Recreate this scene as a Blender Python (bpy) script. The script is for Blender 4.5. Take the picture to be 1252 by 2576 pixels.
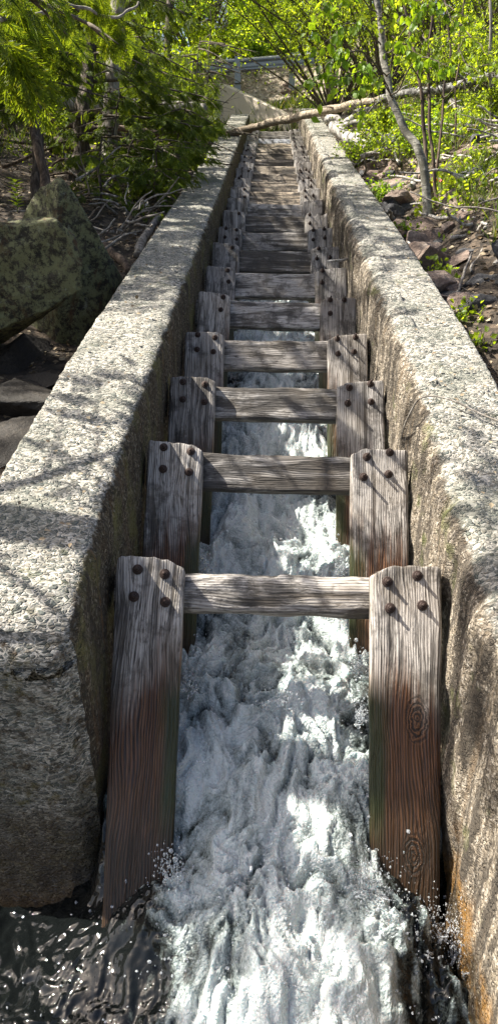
import bpy, math, random
import numpy as np
from mathutils import Vector, Matrix, Euler
for o in list(bpy.data.objects): bpy.data.objects.remove(o)
C = bpy.context.scene.collection
sc = bpy.context.scene
# ------------------------------------------------------------------ camera, sky, sun, exposure
SL = math.radians(12.0)                                  # slope of the fishway
CAM = np.array([-0.044, -2.3768, 1.0197])
FW = np.array([-0.0200684, 0.9452908, -0.32561106])
RT = np.array([0.99959562, 0.02553273, 0.01251666])
UP = np.array([-0.02014562, 0.3252282, 0.94542095])
cam = bpy.data.cameras.new('camera'); co = bpy.data.objects.new('camera', cam); C.objects.link(co)
M = Matrix(((RT[0], UP[0], -FW[0], CAM[0]), (RT[1], UP[1], -FW[1], CAM[1]), (RT[2], UP[2], -FW[2], CAM[2]), (0, 0, 0, 1)))
co.matrix_world = M
cam.sensor_fit = 'VERTICAL'; cam.sensor_height = 24; cam.lens = 24 * 1945 / 2576; cam.clip_end = 500; cam.clip_start = .05
sc.camera = co
SUN = Vector((-0.63, 0.11, 0.77)).normalized()
w = bpy.data.worlds.new('World'); sc.world = w; w.use_nodes = True
wn = w.node_tree.nodes; wl = w.node_tree.links
sky = wn.new('ShaderNodeTexSky'); sky.sky_type = 'NISHITA'; sky.sun_disc = False
sky.sun_elevation = math.asin(SUN.z); sky.sun_rotation = math.atan2(SUN.x, SUN.y); sky.dust_density = 4.0; sky.ozone_density = .25; sky.air_density = .8
wl.new(sky.outputs[0], wn['Background'].inputs[0]); wn['Background'].inputs[1].default_value = 0.085
sl = bpy.data.lights.new('sun', 'SUN'); sl.energy = 5.0; sl.angle = math.radians(.55); sl.color = (1, .945, .85)
so = bpy.data.objects.new('sun', sl); C.objects.link(so); so.rotation_euler = SUN.to_track_quat('Z', 'Y').to_euler()
sc.view_settings.view_transform = 'Standard'; sc.view_settings.look = 'None'; sc.view_settings.gamma = 1
sc.view_settings.exposure = 1.4
sc.cycles.max_bounces = 8; sc.cycles.transparent_max_bounces = 8

rng = np.random.default_rng(7); random.seed(7)
def at(px, py, Y):                                       # a point of the photograph (1252 x 2576) carried out to depth Y
    d = FW + RT * (px - 626) / 1945 - UP * (py - 1288) / 1945
    return CAM + d * (Y - CAM[1]) / d[1]
def px_of(P):                                            # where world points fall in the photograph
    d = np.atleast_2d(P) - CAM; z = d @ FW
    return 626 + 1945 * (d @ RT) / np.maximum(z, .01), 1288 - 1945 * (d @ UP) / np.maximum(z, .01), z
def ch(x, u, n):                                         # fishway frame -> world
    return np.array([x, u * math.cos(SL) - n * math.sin(SL), u * math.sin(SL) + n * math.cos(SL)])

# ------------------------------------------------------------------ numpy noise
_perm = np.random.default_rng(3).permutation(256); _perm = np.concatenate([_perm, _perm, _perm])
_grad = np.random.default_rng(4).normal(size=(256, 3)); _grad /= np.linalg.norm(_grad, axis=1)[:, None]
def pn(P):
    P = np.asarray(P, float); I = np.floor(P).astype(int); f = P - I; I &= 255
    u = f * f * f * (f * (f * 6 - 15) + 10); r = 0
    for a in (0, 1):
        wa = u[..., 0] if a else 1 - u[..., 0]
        for b in (0, 1):
            wb = u[..., 1] if b else 1 - u[..., 1]
            for c in (0, 1):
                wc = u[..., 2] if c else 1 - u[..., 2]
                h = _perm[_perm[_perm[I[..., 0] + a] + I[..., 1] + b] + I[..., 2] + c]
                g = _grad[h]
                r = r + wa * wb * wc * ((f[..., 0] - a) * g[..., 0] + (f[..., 1] - b) * g[..., 1] + (f[..., 2] - c) * g[..., 2])
    return r * 1.5
def fbm(P, o=4, ridged=False):
    P = np.asarray(P, float); r = 0; a = 1; t = 0
    for i in range(o):
        v = pn(P * 2 ** i + 17.3 * i)
        if ridged: v = 1 - 2 * np.abs(v)
        r = r + a * v; t += a; a *= .5
    return r / t

# ------------------------------------------------------------------ mesh helpers
def mesh(name, V, F, mat, parent=None, smooth=True, label=None, cat=None, group=None, kind=None, loc=None, uv=None, attr=None):
    V = np.asarray(V, np.float32); F = np.asarray(F, np.int32); k = F.shape[1]
    me = bpy.data.meshes.new(name)
    me.vertices.add(len(V)); me.vertices.foreach_set('co', V.ravel())
    me.loops.add(F.size); me.loops.foreach_set('vertex_index', F.ravel())
    me.polygons.add(len(F)); me.polygons.foreach_set('loop_start', np.arange(len(F), dtype=np.int32) * k)
    me.polygons.foreach_set('use_smooth', np.full(len(F), smooth))
    me.update(calc_edges=True); me.validate()
    if attr:
        for an, av in attr.items():
            A = me.attributes.new(an, 'FLOAT', 'POINT'); A.data.foreach_set('value', np.asarray(av, np.float32))
    me.materials.append(mat)
    o = bpy.data.objects.new(name, me); C.objects.link(o)
    if parent is not None: o.parent = parent
    if loc is not None: o.location = loc
    tag(o, label, cat, group, kind)
    return o
def tag(o, label=None, cat=None, group=None, kind=None):
    if label: o['label'] = label
    if cat: o['category'] = cat
    if group: o['group'] = group
    if kind: o['kind'] = kind
    return o
def thing(name, label, cat, loc=(0, 0, 0), rot=(0, 0, 0), group=None):
    o = bpy.data.objects.new(name, None); C.objects.link(o); o.location = loc; o.rotation_euler = rot
    o.empty_display_size = .1
    return tag(o, label, cat, group)
class MB:
    def __init__(s): s.V = []; s.F = []; s.n = 0
    def add(s, V, F):
        V = np.asarray(V, float).reshape(-1, 3); F = np.asarray(F, int)
        if F.shape[1] == 3: F = np.concatenate([F, F[:, 2:3]], 1)
        s.V.append(V); s.F.append(F + s.n); s.n += len(V)
    def get(s):
        return np.concatenate(s.V), np.concatenate(s.F)
    def build(s, name, mat, parent=None, **k):
        V, F = s.get(); q = F[:, 2] != F[:, 3]
        me_tri = []
        if (~q).any():                                    # tri-ise everything when triangles are present
            Q = F[q]; T = F[~q][:, :3]
            F = np.concatenate([T, Q[:, [0, 1, 2]], Q[:, [0, 2, 3]]])
        return mesh(name, V, F, mat, parent, **k)
def loft(R, capped=True):                                 # R: (rings, pts, 3)
    R = np.asarray(R); m, n = R.shape[:2]
    i = np.arange(m - 1)[:, None]; j = np.arange(n)[None, :]
    a = i * n + j; b = i * n + (j + 1) % n
    F = np.stack([a, b, b + n, a + n], -1).reshape(-1, 4)
    V = R.reshape(-1, 3)
    if capped:
        c0 = len(V); V = np.concatenate([V, R[0].mean(0)[None], R[-1].mean(0)[None]])
        j = np.arange(n); j2 = (j + 1) % n
        e = (m - 1) * n
        F = np.concatenate([F, np.stack([j2, j, np.full(n, c0), np.full(n, c0)], -1), np.stack([e + j, e + j2, np.full(n, c0 + 1), np.full(n, c0 + 1)], -1)])
    return V, F
def frames(P):
    P = np.asarray(P, float); T = np.gradient(P, axis=0); T /= np.linalg.norm(T, axis=1)[:, None] + 1e-9
    N = np.zeros_like(P); n = np.cross(T[0], [0.3, .2, 1.0]); n /= np.linalg.norm(n) + 1e-9
    for i in range(len(P)):
        n = n - T[i] * (n @ T[i]); n /= np.linalg.norm(n) + 1e-9; N[i] = n
    return T, N, np.cross(T, N)
def tube(P, r, seg=8, rough=0, freq=8, capped=True):
    P = np.asarray(P, float); r = np.broadcast_to(np.asarray(r, float), (len(P),))
    T, N, B = frames(P); a = np.linspace(0, 2 * math.pi, seg, endpoint=False)
    D = N[:, None] * np.cos(a)[None, :, None] + B[:, None] * np.sin(a)[None, :, None]
    R = P[:, None] + D * r[:, None, None]
    if rough: R = R + D * (r[:, None] * rough * fbm(R * freq, 3))[..., None]
    return loft(R, capped)
def curve(pts, n, wob=0, fr=1.0, seed=0):                 # smooth polyline through control points
    pts = np.asarray(pts, float); t = np.linspace(0, len(pts) - 1, n); out = []
    for q in t:
        i = min(int(q), len(pts) - 2); f = q - i
        p0 = pts[max(i - 1, 0)]; p1 = pts[i]; p2 = pts[i + 1]; p3 = pts[min(i + 2, len(pts) - 1)]
        out.append(.5 * (2 * p1 + (p2 - p0) * f + (2 * p0 - 5 * p1 + 4 * p2 - p3) * f * f + (3 * p1 - p0 - 3 * p2 + p3) * f ** 3))
    out = np.array(out)
    if wob:
        s = np.linspace(0, fr * len(pts), n)
        for k in range(3): out[:, k] += wob * pn(np.stack([s, s * 0 + seed * 3.7 + k * 9.1, s * 0 + .5], -1))
    return out

# ------------------------------------------------------------------ material helper
class N:
    def __init__(s, name):
        s.m = bpy.data.materials.new(name); s.m.use_nodes = True; s.t = s.m.node_tree; s.t.nodes.clear()
        s.out = s.t.nodes.new('ShaderNodeOutputMaterial')
        s.p = s.t.nodes.new('ShaderNodeBsdfPrincipled'); s.t.links.new(s.p.outputs[0], s.out.inputs[0])
        s.tc = s.t.nodes.new('ShaderNodeTexCoord')
    def new(s, t, **k):
        n = s.t.nodes.new('ShaderNode' + t)
        for a, b in k.items(): setattr(n, a, b)
        return n
    def l(s, a, b): s.t.links.new(a, b)
    def set(s, sock, v):
        if hasattr(v, 'links'): s.l(v, sock)
        else: sock.default_value = v
    def obj(s): return s.tc.outputs['Object']
    def map(s, v, scale=(1, 1, 1), loc=None, rot=None):
        m = s.new('Mapping'); s.l(v, m.inputs[0]); m.inputs['Scale'].default_value = scale
        if rot: m.inputs['Rotation'].default_value = rot
        if loc is not None: s.set(m.inputs['Location'], loc)
        return m.outputs[0]
    def rnd(s, v, k=50):                                  # shift the pattern per object
        oi = s.new('ObjectInfo'); m = s.new('VectorMath', operation='SCALE'); s.l(oi.outputs['Random'], m.inputs['Scale'])
        m.inputs[0].default_value = (k, k * .7, k * 1.3); a = s.new('VectorMath', operation='ADD'); s.l(v, a.inputs[0]); s.l(m.outputs[0], a.inputs[1]); return a.outputs[0]
    def noise(s, v, sc=5, det=4, rough=.55, dist=0):
        n = s.new('TexNoise'); s.l(v, n.inputs['Vector']); n.inputs['Scale'].default_value = sc; n.inputs['Detail'].default_value = det
        n.inputs['Roughness'].default_value = rough; n.inputs['Distortion'].default_value = dist; return n.outputs['Fac']
    def voro(s, v, sc=5, feat='F1', out='Color', rand=1):
        n = s.new('TexVoronoi', feature=feat); s.l(v, n.inputs['Vector']); n.inputs['Scale'].default_value = sc; n.inputs['Randomness'].default_value = rand; return n.outputs[out]
    def ramp(s, f, stops, interp='LINEAR'):
        r = s.new('ValToRGB'); s.l(f, r.inputs[0]); e = r.color_ramp.elements; r.color_ramp.interpolation = interp
        while len(e) < len(stops): e.new(.5)
        for q, (p, c) in zip(e, stops):
            q.position = p; q.color = (c, c, c, 1) if isinstance(c, (int, float)) else (*c, 1)
        return r.outputs[0]
    def mix(s, f, a, b, mode='MIX'):
        m = s.new('Mix', data_type='RGBA', blend_type=mode, clamp_factor=True)
        s.set(m.inputs[0], f)
        for k, v in ((6, a), (7, b)):
            if isinstance(v, tuple): v = (*v, 1)
            s.set(m.inputs[k], v)
        return m.outputs[2]
    def math(s, op, a, b=0, clamp=False):
        m = s.new('Math', operation=op, use_clamp=clamp); s.set(m.inputs[0], a); s.set(m.inputs[1], b); return m.outputs[0]
    def sep(s, v):
        m = s.new('SeparateXYZ'); s.l(v, m.inputs[0]); return m.outputs
    def bump(s, h, strength=.5, dist=.01, prev=None):
        b = s.new('Bump'); s.l(h, b.inputs['Height']); b.inputs['Strength'].default_value = strength; b.inputs['Distance'].default_value = dist
        if prev is not None: s.l(prev, b.inputs['Normal'])
        return b.outputs[0]
    def fin(s, col=None, rough=.8, nrm=None, spec=None, metal=None):
        if col is not None: s.set(s.p.inputs['Base Color'], (*col, 1) if isinstance(col, tuple) else col)
        s.set(s.p.inputs['Roughness'], rough)
        if nrm is not None: s.l(nrm, s.p.inputs['Normal'])
        if spec is not None: s.set(s.p.inputs['Specular IOR Level'], spec)
        if metal is not None: s.set(s.p.inputs['Metallic'], metal)
        return s.m

def mat_concrete(name, lit):
    n = N(name); o = n.obj(); x, y, z = n.sep(o)[0:3]
    om = n.map(o, (1, 1, 1.25))
    d = n.noise(om, 18, 3); dv = n.new('VectorMath', operation='SCALE'); dv.inputs['Scale'].default_value = .03
    dn = n.new('TexNoise'); n.l(om, dn.inputs['Vector']); dn.inputs['Scale'].default_value = 25; n.l(dn.outputs['Color'], dv.inputs[0])
    av = n.new('VectorMath', operation='ADD'); n.l(om, av.inputs[0]); n.l(dv.outputs[0], av.inputs[1])
    sv = n.map(av.outputs[0], (.62, 1.0, 1.0))
    c1 = n.voro(sv, 98); e1 = n.voro(sv, 98, 'DISTANCE_TO_EDGE', 'Distance')
    c2 = n.voro(sv, 190)
    r = n.sep(c1)[0]; r2 = n.sep(c1)[1]
    stone = n.ramp(r, [(0, (.055, .062, .055)), (.25, (.12, .135, .12)), (.45, (.16, .165, .145)), (.6, (.27, .24, .185)), (.75, (.09, .10, .09)), (.9, (.32, .30, .25)), (1, (.46, .42, .35))])
    cem = n.ramp(n.sep(c2)[0], [(0, (.18, .17, .145)), (.5, (.40, .375, .32)), (1, (.55, .52, .45))])
    mask = n.ramp(n.math('ADD', e1, n.math('MULTIPLY', n.math('SUBTRACT', r2, .5), .35)), [(.08, 0), (.16, 1)])
    top = n.mix(mask, cem, stone)
    big = n.noise(o, 3.2, 5, .6)
    top = n.mix(n.ramp(big, [(.48, 0), (.66, .6)]), top, (.13, .14, .11))
    top = n.mix(n.ramp(n.noise(n.map(o, (1, 1, 1), (9, 2, 6)), 4.5, 8, .75), [(.6, 0), (.67, .7)]), top, (.07, .08, .025))
    lich = n.ramp(n.noise(n.map(o, (1, 1, 1), (5, 3, 1)), 9, 5, .7), [(.62, 0), (.72, .6)])
    top = n.mix(lich, top, (.30, .31, .24))
    # inner faces: streaked, mossy, damp lower down; unlit palette painted darker for shade
    st = n.noise(n.map(av.outputs[0], (14, 14, 1.3)), 1.0, 7, .75)
    st2 = n.noise(n.map(o, (26, 26, 1.4), (3, 7, 2)), 1.0, 4, .6)
    sv2 = n.map(av.outputs[0], (1, 1, .62))
    s1 = n.voro(sv2, 120)
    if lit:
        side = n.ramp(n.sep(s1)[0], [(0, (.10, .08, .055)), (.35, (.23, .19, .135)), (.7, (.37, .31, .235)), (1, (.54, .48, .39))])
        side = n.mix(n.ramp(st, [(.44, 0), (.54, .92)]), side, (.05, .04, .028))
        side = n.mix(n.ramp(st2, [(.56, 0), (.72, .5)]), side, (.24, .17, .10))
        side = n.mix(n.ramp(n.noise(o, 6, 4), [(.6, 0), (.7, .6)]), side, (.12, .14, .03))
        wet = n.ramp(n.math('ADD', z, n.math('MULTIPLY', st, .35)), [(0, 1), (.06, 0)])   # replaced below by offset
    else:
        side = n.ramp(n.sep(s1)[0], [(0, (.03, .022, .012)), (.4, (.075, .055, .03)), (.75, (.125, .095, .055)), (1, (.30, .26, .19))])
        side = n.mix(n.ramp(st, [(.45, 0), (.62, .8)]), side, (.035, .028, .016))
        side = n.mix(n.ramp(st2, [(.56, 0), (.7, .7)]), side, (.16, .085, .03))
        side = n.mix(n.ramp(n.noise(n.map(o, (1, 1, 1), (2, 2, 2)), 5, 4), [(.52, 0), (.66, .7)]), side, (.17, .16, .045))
    at_ = n.new('Attribute', attribute_name='side'); fac = n.math('ADD', at_.outputs['Fac'], n.math('MULTIPLY', n.math('SUBTRACT', n.noise(o, 22, 4, .7), .5), .9))
    fac = n.ramp(fac, [(.42, 0), (.58, 1)])
    col = n.mix(fac, top, side)
    dm = n.new('Attribute', attribute_name='damp')
    df = n.math('ADD', dm.outputs['Fac'], n.math('MULTIPLY', n.math('SUBTRACT', n.noise(o, 7, 5, .65), .5), .8))
    df = n.ramp(df, [(.35, 0), (.75, 1)])
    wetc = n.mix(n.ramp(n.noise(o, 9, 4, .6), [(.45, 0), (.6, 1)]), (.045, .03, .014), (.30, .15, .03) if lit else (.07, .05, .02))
    wetc = n.mix(n.ramp(n.sep(s1)[1], [(.8, 0), (.95, .5)]), wetc, (.3, .25, .16))
    col = n.mix(n.math('MULTIPLY', df, .85 if not lit else .8), col, wetc)
    h = n.math('ADD', n.math('MULTIPLY', n.ramp(e1, [(0, 0), (.25, 1)]), r2), n.math('MULTIPLY', n.noise(o, 60, 3), .7))
    b = n.bump(h, 1.0, .008)
    pits = n.ramp(n.voro(o, 21, 'F1', 'Distance'), [(.0, 0), (.22, 1)])
    b = n.bump(pits, .5, .006, b)
    rough = n.math('SUBTRACT', .92, n.math('MULTIPLY', df, .55))
    return n.fin(col, rough, b)
def mat_wood(name, axis='z', wet=True, dark=0.0, base=None, thr=-.36, green=True, knots=()):
    n = N(name); o0 = n.obj(); o = n.rnd(o0, 7)
    S = {'z': (1, 1, .06), 'x': (.10, 1, 1)}[axis]
    S2 = {'z': (1, 1, .28), 'x': (.28, 1, 1)}[axis]
    warp = n.new('TexNoise'); n.l(n.map(o, S2), warp.inputs['Vector']); warp.inputs['Scale'].default_value = 7; warp.inputs['Detail'].default_value = 2
    wv = n.new('VectorMath', operation='SCALE'); wv.inputs['Scale'].default_value = .07; n.l(warp.outputs['Color'], wv.inputs[0])
    ov = n.new('VectorMath', operation='ADD'); n.l(n.map(o, S), ov.inputs[0]); n.l(wv.outputs[0], ov.inputs[1]); ov = ov.outputs[0]
    g1 = n.noise(ov, 85, 5, .65); g2 = n.noise(ov, 180, 3, .6); g3 = n.noise(ov, 26, 5, .65)
    wave = n.new('TexWave', wave_type='BANDS', bands_direction='X' if axis == 'z' else 'Z'); n.l(ov, wave.inputs['Vector']); wave.inputs['Scale'].default_value = 34; wave.inputs['Distortion'].default_value = 3.0
    wave.inputs['Detail'].default_value = 3; wave.inputs['Detail Scale'].default_value = 2.0; wf = wave.outputs['Fac']
    kmask = None
    for (kx, kz, kr) in knots:
        mp = n.map(n.map(o0, (1, 0, .55), (-kx, 0, -kz * .55)), (1, 1, 1)); ln = n.new('VectorMath', operation='LENGTH'); n.l(mp, ln.inputs[0])
        dd_ = n.math('ADD', ln.outputs['Value'], n.math('MULTIPLY', n.math('SUBTRACT', n.noise(o0, 38, 5, .7), .5), .03))
        rings_ = n.math('ADD', n.math('MULTIPLY', n.math('SINE', n.math('MULTIPLY', dd_, 620)), .5), .5)
        km = n.ramp(n.math('DIVIDE', dd_, kr), [(.55, 1), (1, 0)])
        mx = n.new('Mix'); n.l(km, mx.inputs[0]); n.l(wf, mx.inputs[2]); n.l(rings_, mx.inputs[3]); wf = mx.outputs[0]
        mx = n.new('Mix'); n.l(km, mx.inputs[0]); n.l(g1, mx.inputs[2]); n.l(n.math('ADD', n.math('MULTIPLY', rings_, .3), .25), mx.inputs[3]); g1 = mx.outputs[0]
    pal = base or [(.05, .045, .04), (.27, .252, .232), (.49, .465, .435), (.64, .615, .58)]
    c = n.ramp(n.math('ADD', n.math('MULTIPLY', g1, .80), n.math('MULTIPLY', wf, .20)), [(.26, pal[0]), (.38, pal[1]), (.55, pal[2]), (.8, pal[3])])
    c = n.mix(n.ramp(g3, [(.50 - dark * .12, 0), (.63 - dark * .1, .9)]), c, (.045, .04, .035))
    c = n.mix(n.ramp(g2, [(.56, 0), (.66, .8)]), c, (.035, .03, .025))
    c = n.mix(n.ramp(n.noise(o, 9, 6, .7), [(.5, 0), (.62, .75)]), c, (.055, .05, .045))
    c = n.mix(n.ramp(n.noise(o, 5, 3), [(.45, 0), (.75, .35)]), c, (.22, .17, .11))
    oi_ = n.new('ObjectInfo'); c = n.mix(1.0, c, n.ramp(oi_.outputs['Random'], [(0, (.66, .64, .62)), (.4, (.88, .87, .86)), (.7, (1.0, .96, .91)), (1, (1.0, 1.0, 1.0))]), 'MULTIPLY')
    rough = .88
    if wet:
        z = n.sep(o0)[2]; x = n.sep(o0)[0]
        edge = n.math('ADD', n.math('MULTIPLY', z, -1), n.math('MULTIPLY', n.math('SUBTRACT', n.noise(n.map(o, S), 26, 4, .7), .5), .55))
        edge = n.math('ADD', edge, n.math('MULTIPLY', n.math('SUBTRACT', .43, n.math('ABSOLUTE', x)), .7))
        wf2 = n.ramp(edge, [(-thr - .07, 0), (-thr + .10, 1)])
        wc = n.ramp(n.math('ADD', n.math('MULTIPLY', g1, .68), n.math('MULTIPLY', wf, .32)), [(.3, (.018, .009, .005)), (.5, (.085, .038, .017)), (.72, (.19, .088, .038))])
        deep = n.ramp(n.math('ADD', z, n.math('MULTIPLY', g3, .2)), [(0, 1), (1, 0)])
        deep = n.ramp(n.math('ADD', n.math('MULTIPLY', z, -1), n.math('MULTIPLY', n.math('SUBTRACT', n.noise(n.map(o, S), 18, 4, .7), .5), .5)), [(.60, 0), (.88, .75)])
        wc = n.mix(deep, wc, (.010, .009, .005))  # foot blackened: wetness and shade both painted into the colour
        if green:
            gm = n.ramp(n.math('ADD', n.math('MULTIPLY', n.math('SUBTRACT', .385, n.math('ABSOLUTE', x)), 9), n.math('SUBTRACT', n.noise(n.map(o, S), 30, 3), .5)), [(.1, 0), (.5, .85)])
            gz = n.ramp(n.math('MULTIPLY', z, -1), [(.28, 0), (.42, 1), (.72, 1), (.86, 0)])
            wc = n.mix(n.math('MULTIPLY', gm, gz), wc, (.022, .035, .008))
        c = n.mix(wf2, c, wc)
        rough = n.math('SUBTRACT', .85, n.math('MULTIPLY', wf2, .42))
    h = n.math('ADD', n.math('MULTIPLY', wf, .5), n.math('MULTIPLY', g1, .5))
    b = n.bump(h, .7, .003); b = n.bump(n.ramp(g2, [(.55, 1), (.66, 0)]), .7, .002, b)
    b = n.bump(n.ramp(g3, [(.5, 1), (.62, 0)]), .6, .005, b)
    return n.fin(c, rough, b)
def mat_rock(name, cols, lichen=0, rough=.9, scale=1.0, strat=False):
    n = N(name); o = n.rnd(n.obj(), 20)
    a = n.noise(n.map(o, (1, 1, 3) if strat else (1, 1, 1)), 3.5 * scale, 8, .65, .5)
    c = n.ramp(a, [(.3, cols[0]), (.5, cols[1]), (.68, cols[2])])
    f = n.noise(o, 45 * scale, 4, .7); c = n.mix(n.ramp(f, [(.4, .7), (.62, 0)]), c, tuple(v * .35 for v in cols[1]))
    if lichen:
        L = n.ramp(n.noise(n.map(o, (1, 1, 1), (8, 1, 4)), 17, 12, .85, .1), [(.5 - lichen * .06, 0), (.56 - lichen * .06, .85)])
        c = n.mix(L, c, (.24, .25, .12)); L2 = n.ramp(n.noise(n.map(o, (1, 1, 1), (1, 8, 4)), 9, 12, .85, .1), [(.57, 0), (.63, .8)])
        c = n.mix(L2, c, (.34, .36, .27))
        L3 = n.ramp(n.noise(n.map(o, (1, 1, .4), (4, 4, 4)), 7, 9, .8), [(.53, 0), (.62, .85)]); c = n.mix(L3, c, (.10, .05, .018))
    cr = n.voro(o, 3.2 * scale, 'DISTANCE_TO_EDGE', 'Distance')
    b = n.bump(n.noise(o, 14 * scale, 10, .75), 1.0, .035); b = n.bump(f, .8, .008, b)
    return n.fin(c, rough, b)
def mat_leaf(name, c1, c2, trans=.6, c3=None, tcol=None):
    n = N(name); o = n.tc.outputs['Object']; g = n.new('NewGeometry')
    ri = g.outputs['Random Per Island']
    dk = tuple(v * .4 for v in c1); stops = [(0, dk), (.35, c1), (1, c2)] if c3 is None else [(0, dk), (.3, c1), (.88, c2), (1, c3)]
    c = n.ramp(ri, stops); c = n.mix(n.ramp(n.noise(o, 2.2, 3), [(.35, .45), (.6, 0)]), c, tuple(v * .55 for v in c1))
    n.fin(c, .45, spec=.35)
    t = n.new('BsdfTranslucent'); m = n.new('MixShader'); m.inputs[0].default_value = trans
    tc = n.mix(1.0, c, tcol or (2.1, 1.8, .5), 'MULTIPLY'); n.l(tc, t.inputs[0])
    n.l(n.p.outputs[0], m.inputs[1]); n.l(t.outputs[0], m.inputs[2]); n.l(m.outputs[0], n.out.inputs[0])
    return n.m
def mat_bark(name, cols, zs=.35, sc=1, bump=.01, rings=False):
    n = N(name); o = n.rnd(n.obj(), 9)
    a = n.noise(n.map(o, (1, 1, zs)), 30 * sc, 6, .65, .4)
    c = n.ramp(a, [(.36, cols[0]), (.5, cols[1]), (.66, cols[2])])
    b = n.bump(a, .9, bump)
    if rings:
        r = n.noise(n.map(o, (.3, .3, 2.6)), 26, 4, .6); c = n.mix(n.ramp(r, [(.55, 0), (.63, .9)]), c, (.04, .036, .03))
        r2 = n.noise(o, 5, 5, .7); c = n.mix(n.ramp(r2, [(.55, 0), (.62, .8)]), c, (.08, .075, .055)); b = n.bump(r, .4, .004, b)
    return n.fin(c, .9, b)
def mat_plain(name, col, rough=.6, metal=0, var=.3, sc=20):
    n = N(name); c = n.mix(n.ramp(n.noise(n.obj(), sc, 5, .65), [(.35, var), (.65, 0)]), col, tuple(v * .4 for v in col))
    return n.fin(c, rough, n.bump(n.noise(n.obj(), sc * 3, 4), .3, .003), metal=metal)

def mat_ground(name, cols, scale=3):
    n = N(name); o = n.obj(); y = n.sep(o)[1]
    a = n.noise(o, 10, 8, .65, .5); c = n.ramp(a, [(.3, cols[0]), (.5, cols[1]), (.68, cols[2])])
    v = n.voro(o, 26); c = n.mix(n.ramp(n.sep(v)[0], [(.55, 0), (.95, .8)]), c, (.15, .11, .075))
    g = n.ramp(n.sep(n.voro(o, 14))[0], [(0, (.16, .125, .09)), (.5, (.33, .27, .20)), (1, (.5, .43, .34))])
    m = n.ramp(n.math('ADD', n.math('MULTIPLY', n.math('SUBTRACT', y, 17.6), .5), n.noise(o, 1.5, 4)), [(.45, 0), (.8, 1)])
    c = n.mix(m, c, g); b = n.bump(n.noise(o, 30, 8, .7), .8, .03); b = n.bump(n.voro(o, 26, 'F1', 'Distance'), .6, .01, b)
    return n.fin(c, .95, b)
M = {}
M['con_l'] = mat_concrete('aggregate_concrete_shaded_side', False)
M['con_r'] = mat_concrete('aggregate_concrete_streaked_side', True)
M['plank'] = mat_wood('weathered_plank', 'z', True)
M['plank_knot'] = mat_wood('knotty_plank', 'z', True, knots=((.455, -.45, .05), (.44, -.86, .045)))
M['beam'] = mat_wood('weathered_beam', 'x', False, .25)
M['beam_blue'] = mat_wood('blue_grey_beam', 'x', False, -.3, [(.22, .24, .3), (.42, .45, .53), (.6, .63, .7), (.7, .73, .8)])
M['beam_warm'] = mat_wood('warm_weathered_beam', 'x', False, .7, [(.12, .09, .06), (.34, .27, .19), (.60, .52, .41), (.72, .65, .54)])
M['beam_dark'] = mat_wood('dark_beam', 'x', False, 1.3)
M['rust'] = mat_plain('rusty_iron', (.06, .038, .03), .65, .4, .6, 90)
M['rock_l'] = mat_rock('lichen_boulder', [(.012, .011, .008), (.05, .045, .03), (.12, .105, .075)], .6)
M['rock_r'] = mat_rock('brown_rock', [(.13, .09, .07), (.32, .235, .185), (.52, .42, .34)], strat=True)
M['rock_g'] = mat_rock('grey_rock', [(.035, .035, .036), (.09, .09, .093), (.19, .185, .18)])
M['rock_d'] = mat_rock('damp_rock', [(.02, .018, .014), (.06, .05, .038), (.12, .1, .075)], rough=.6)
M['soil'] = mat_ground('leaf_litter', [(.012, .009, .006), (.036, .027, .018), (.085, .065, .045)], scale=3)
M['drift'] = mat_wood('bleached_driftwood', 'z', False, 0, [(.22, .2, .17), (.48, .46, .42), (.62, .6, .56), (.75, .73, .7)])
M['stick'] = mat_bark('grey_stick', [(.10, .085, .07), (.24, .215, .18), (.42, .39, .35)], .2)
M['root'] = mat_bark('brown_root', [(.03, .02, .014), (.09, .06, .04), (.19, .14, .10)], .2)
M['cedar_bark'] = mat_bark('cedar_bark', [(.028, .021, .016), (.085, .065, .05), (.20, .165, .13)], .12, 1.3, .03)
M['birch_bark'] = mat_bark('birch_bark', [(.09, .085, .07), (.21, .20, .165), (.40, .385, .33)], 1.0, .8, .004, True)
M['twig'] = mat_bark('twig_bark', [(.05, .04, .03), (.10, .08, .055), (.18, .15, .11)], .5)
M['cedar'] = mat_leaf('cedar_scale_leaves', (.07, .125, .02), (.15, .22, .03), .5, (.30, .36, .05))
M['cedar_y'] = mat_leaf('young_cedar_leaves', (.13, .20, .02), (.20, .29, .03), .5, (.26, .28, .04))
M['leaf_big'] = mat_leaf('aspen_leaves', (.15, .28, .02), (.24, .38, .035), .55)
M['leaf_a'] = mat_leaf('spring_leaves', (.19, .30, .03), (.36, .47, .07), .64)
M['leaf_b'] = mat_leaf('poplar_leaves', (.16, .30, .035), (.30, .46, .08), .62)
M['leaf_y'] = mat_leaf('yellow_green_leaves', (.22, .35, .02), (.36, .48, .04), .55)
M['grass'] = mat_leaf('grass_blades', (.09, .16, .02), (.2, .27, .045), .4, (.4, .36, .2))
M['petal_r'] = mat_plain('red_petals', (.6, .03, .02), .5, 0, .1)
M['petal_y'] = mat_plain('yellow_petals', (.75, .6, .03), .5, 0, .1)
M['wingwall'] = mat_plain('smooth_cast_concrete', (.62, .53, .42), .85, 0, .15, 3)
M['steel'] = mat_plain('galvanised_steel', (.33, .34, .35), .38, .75, .15, 30)

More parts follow.
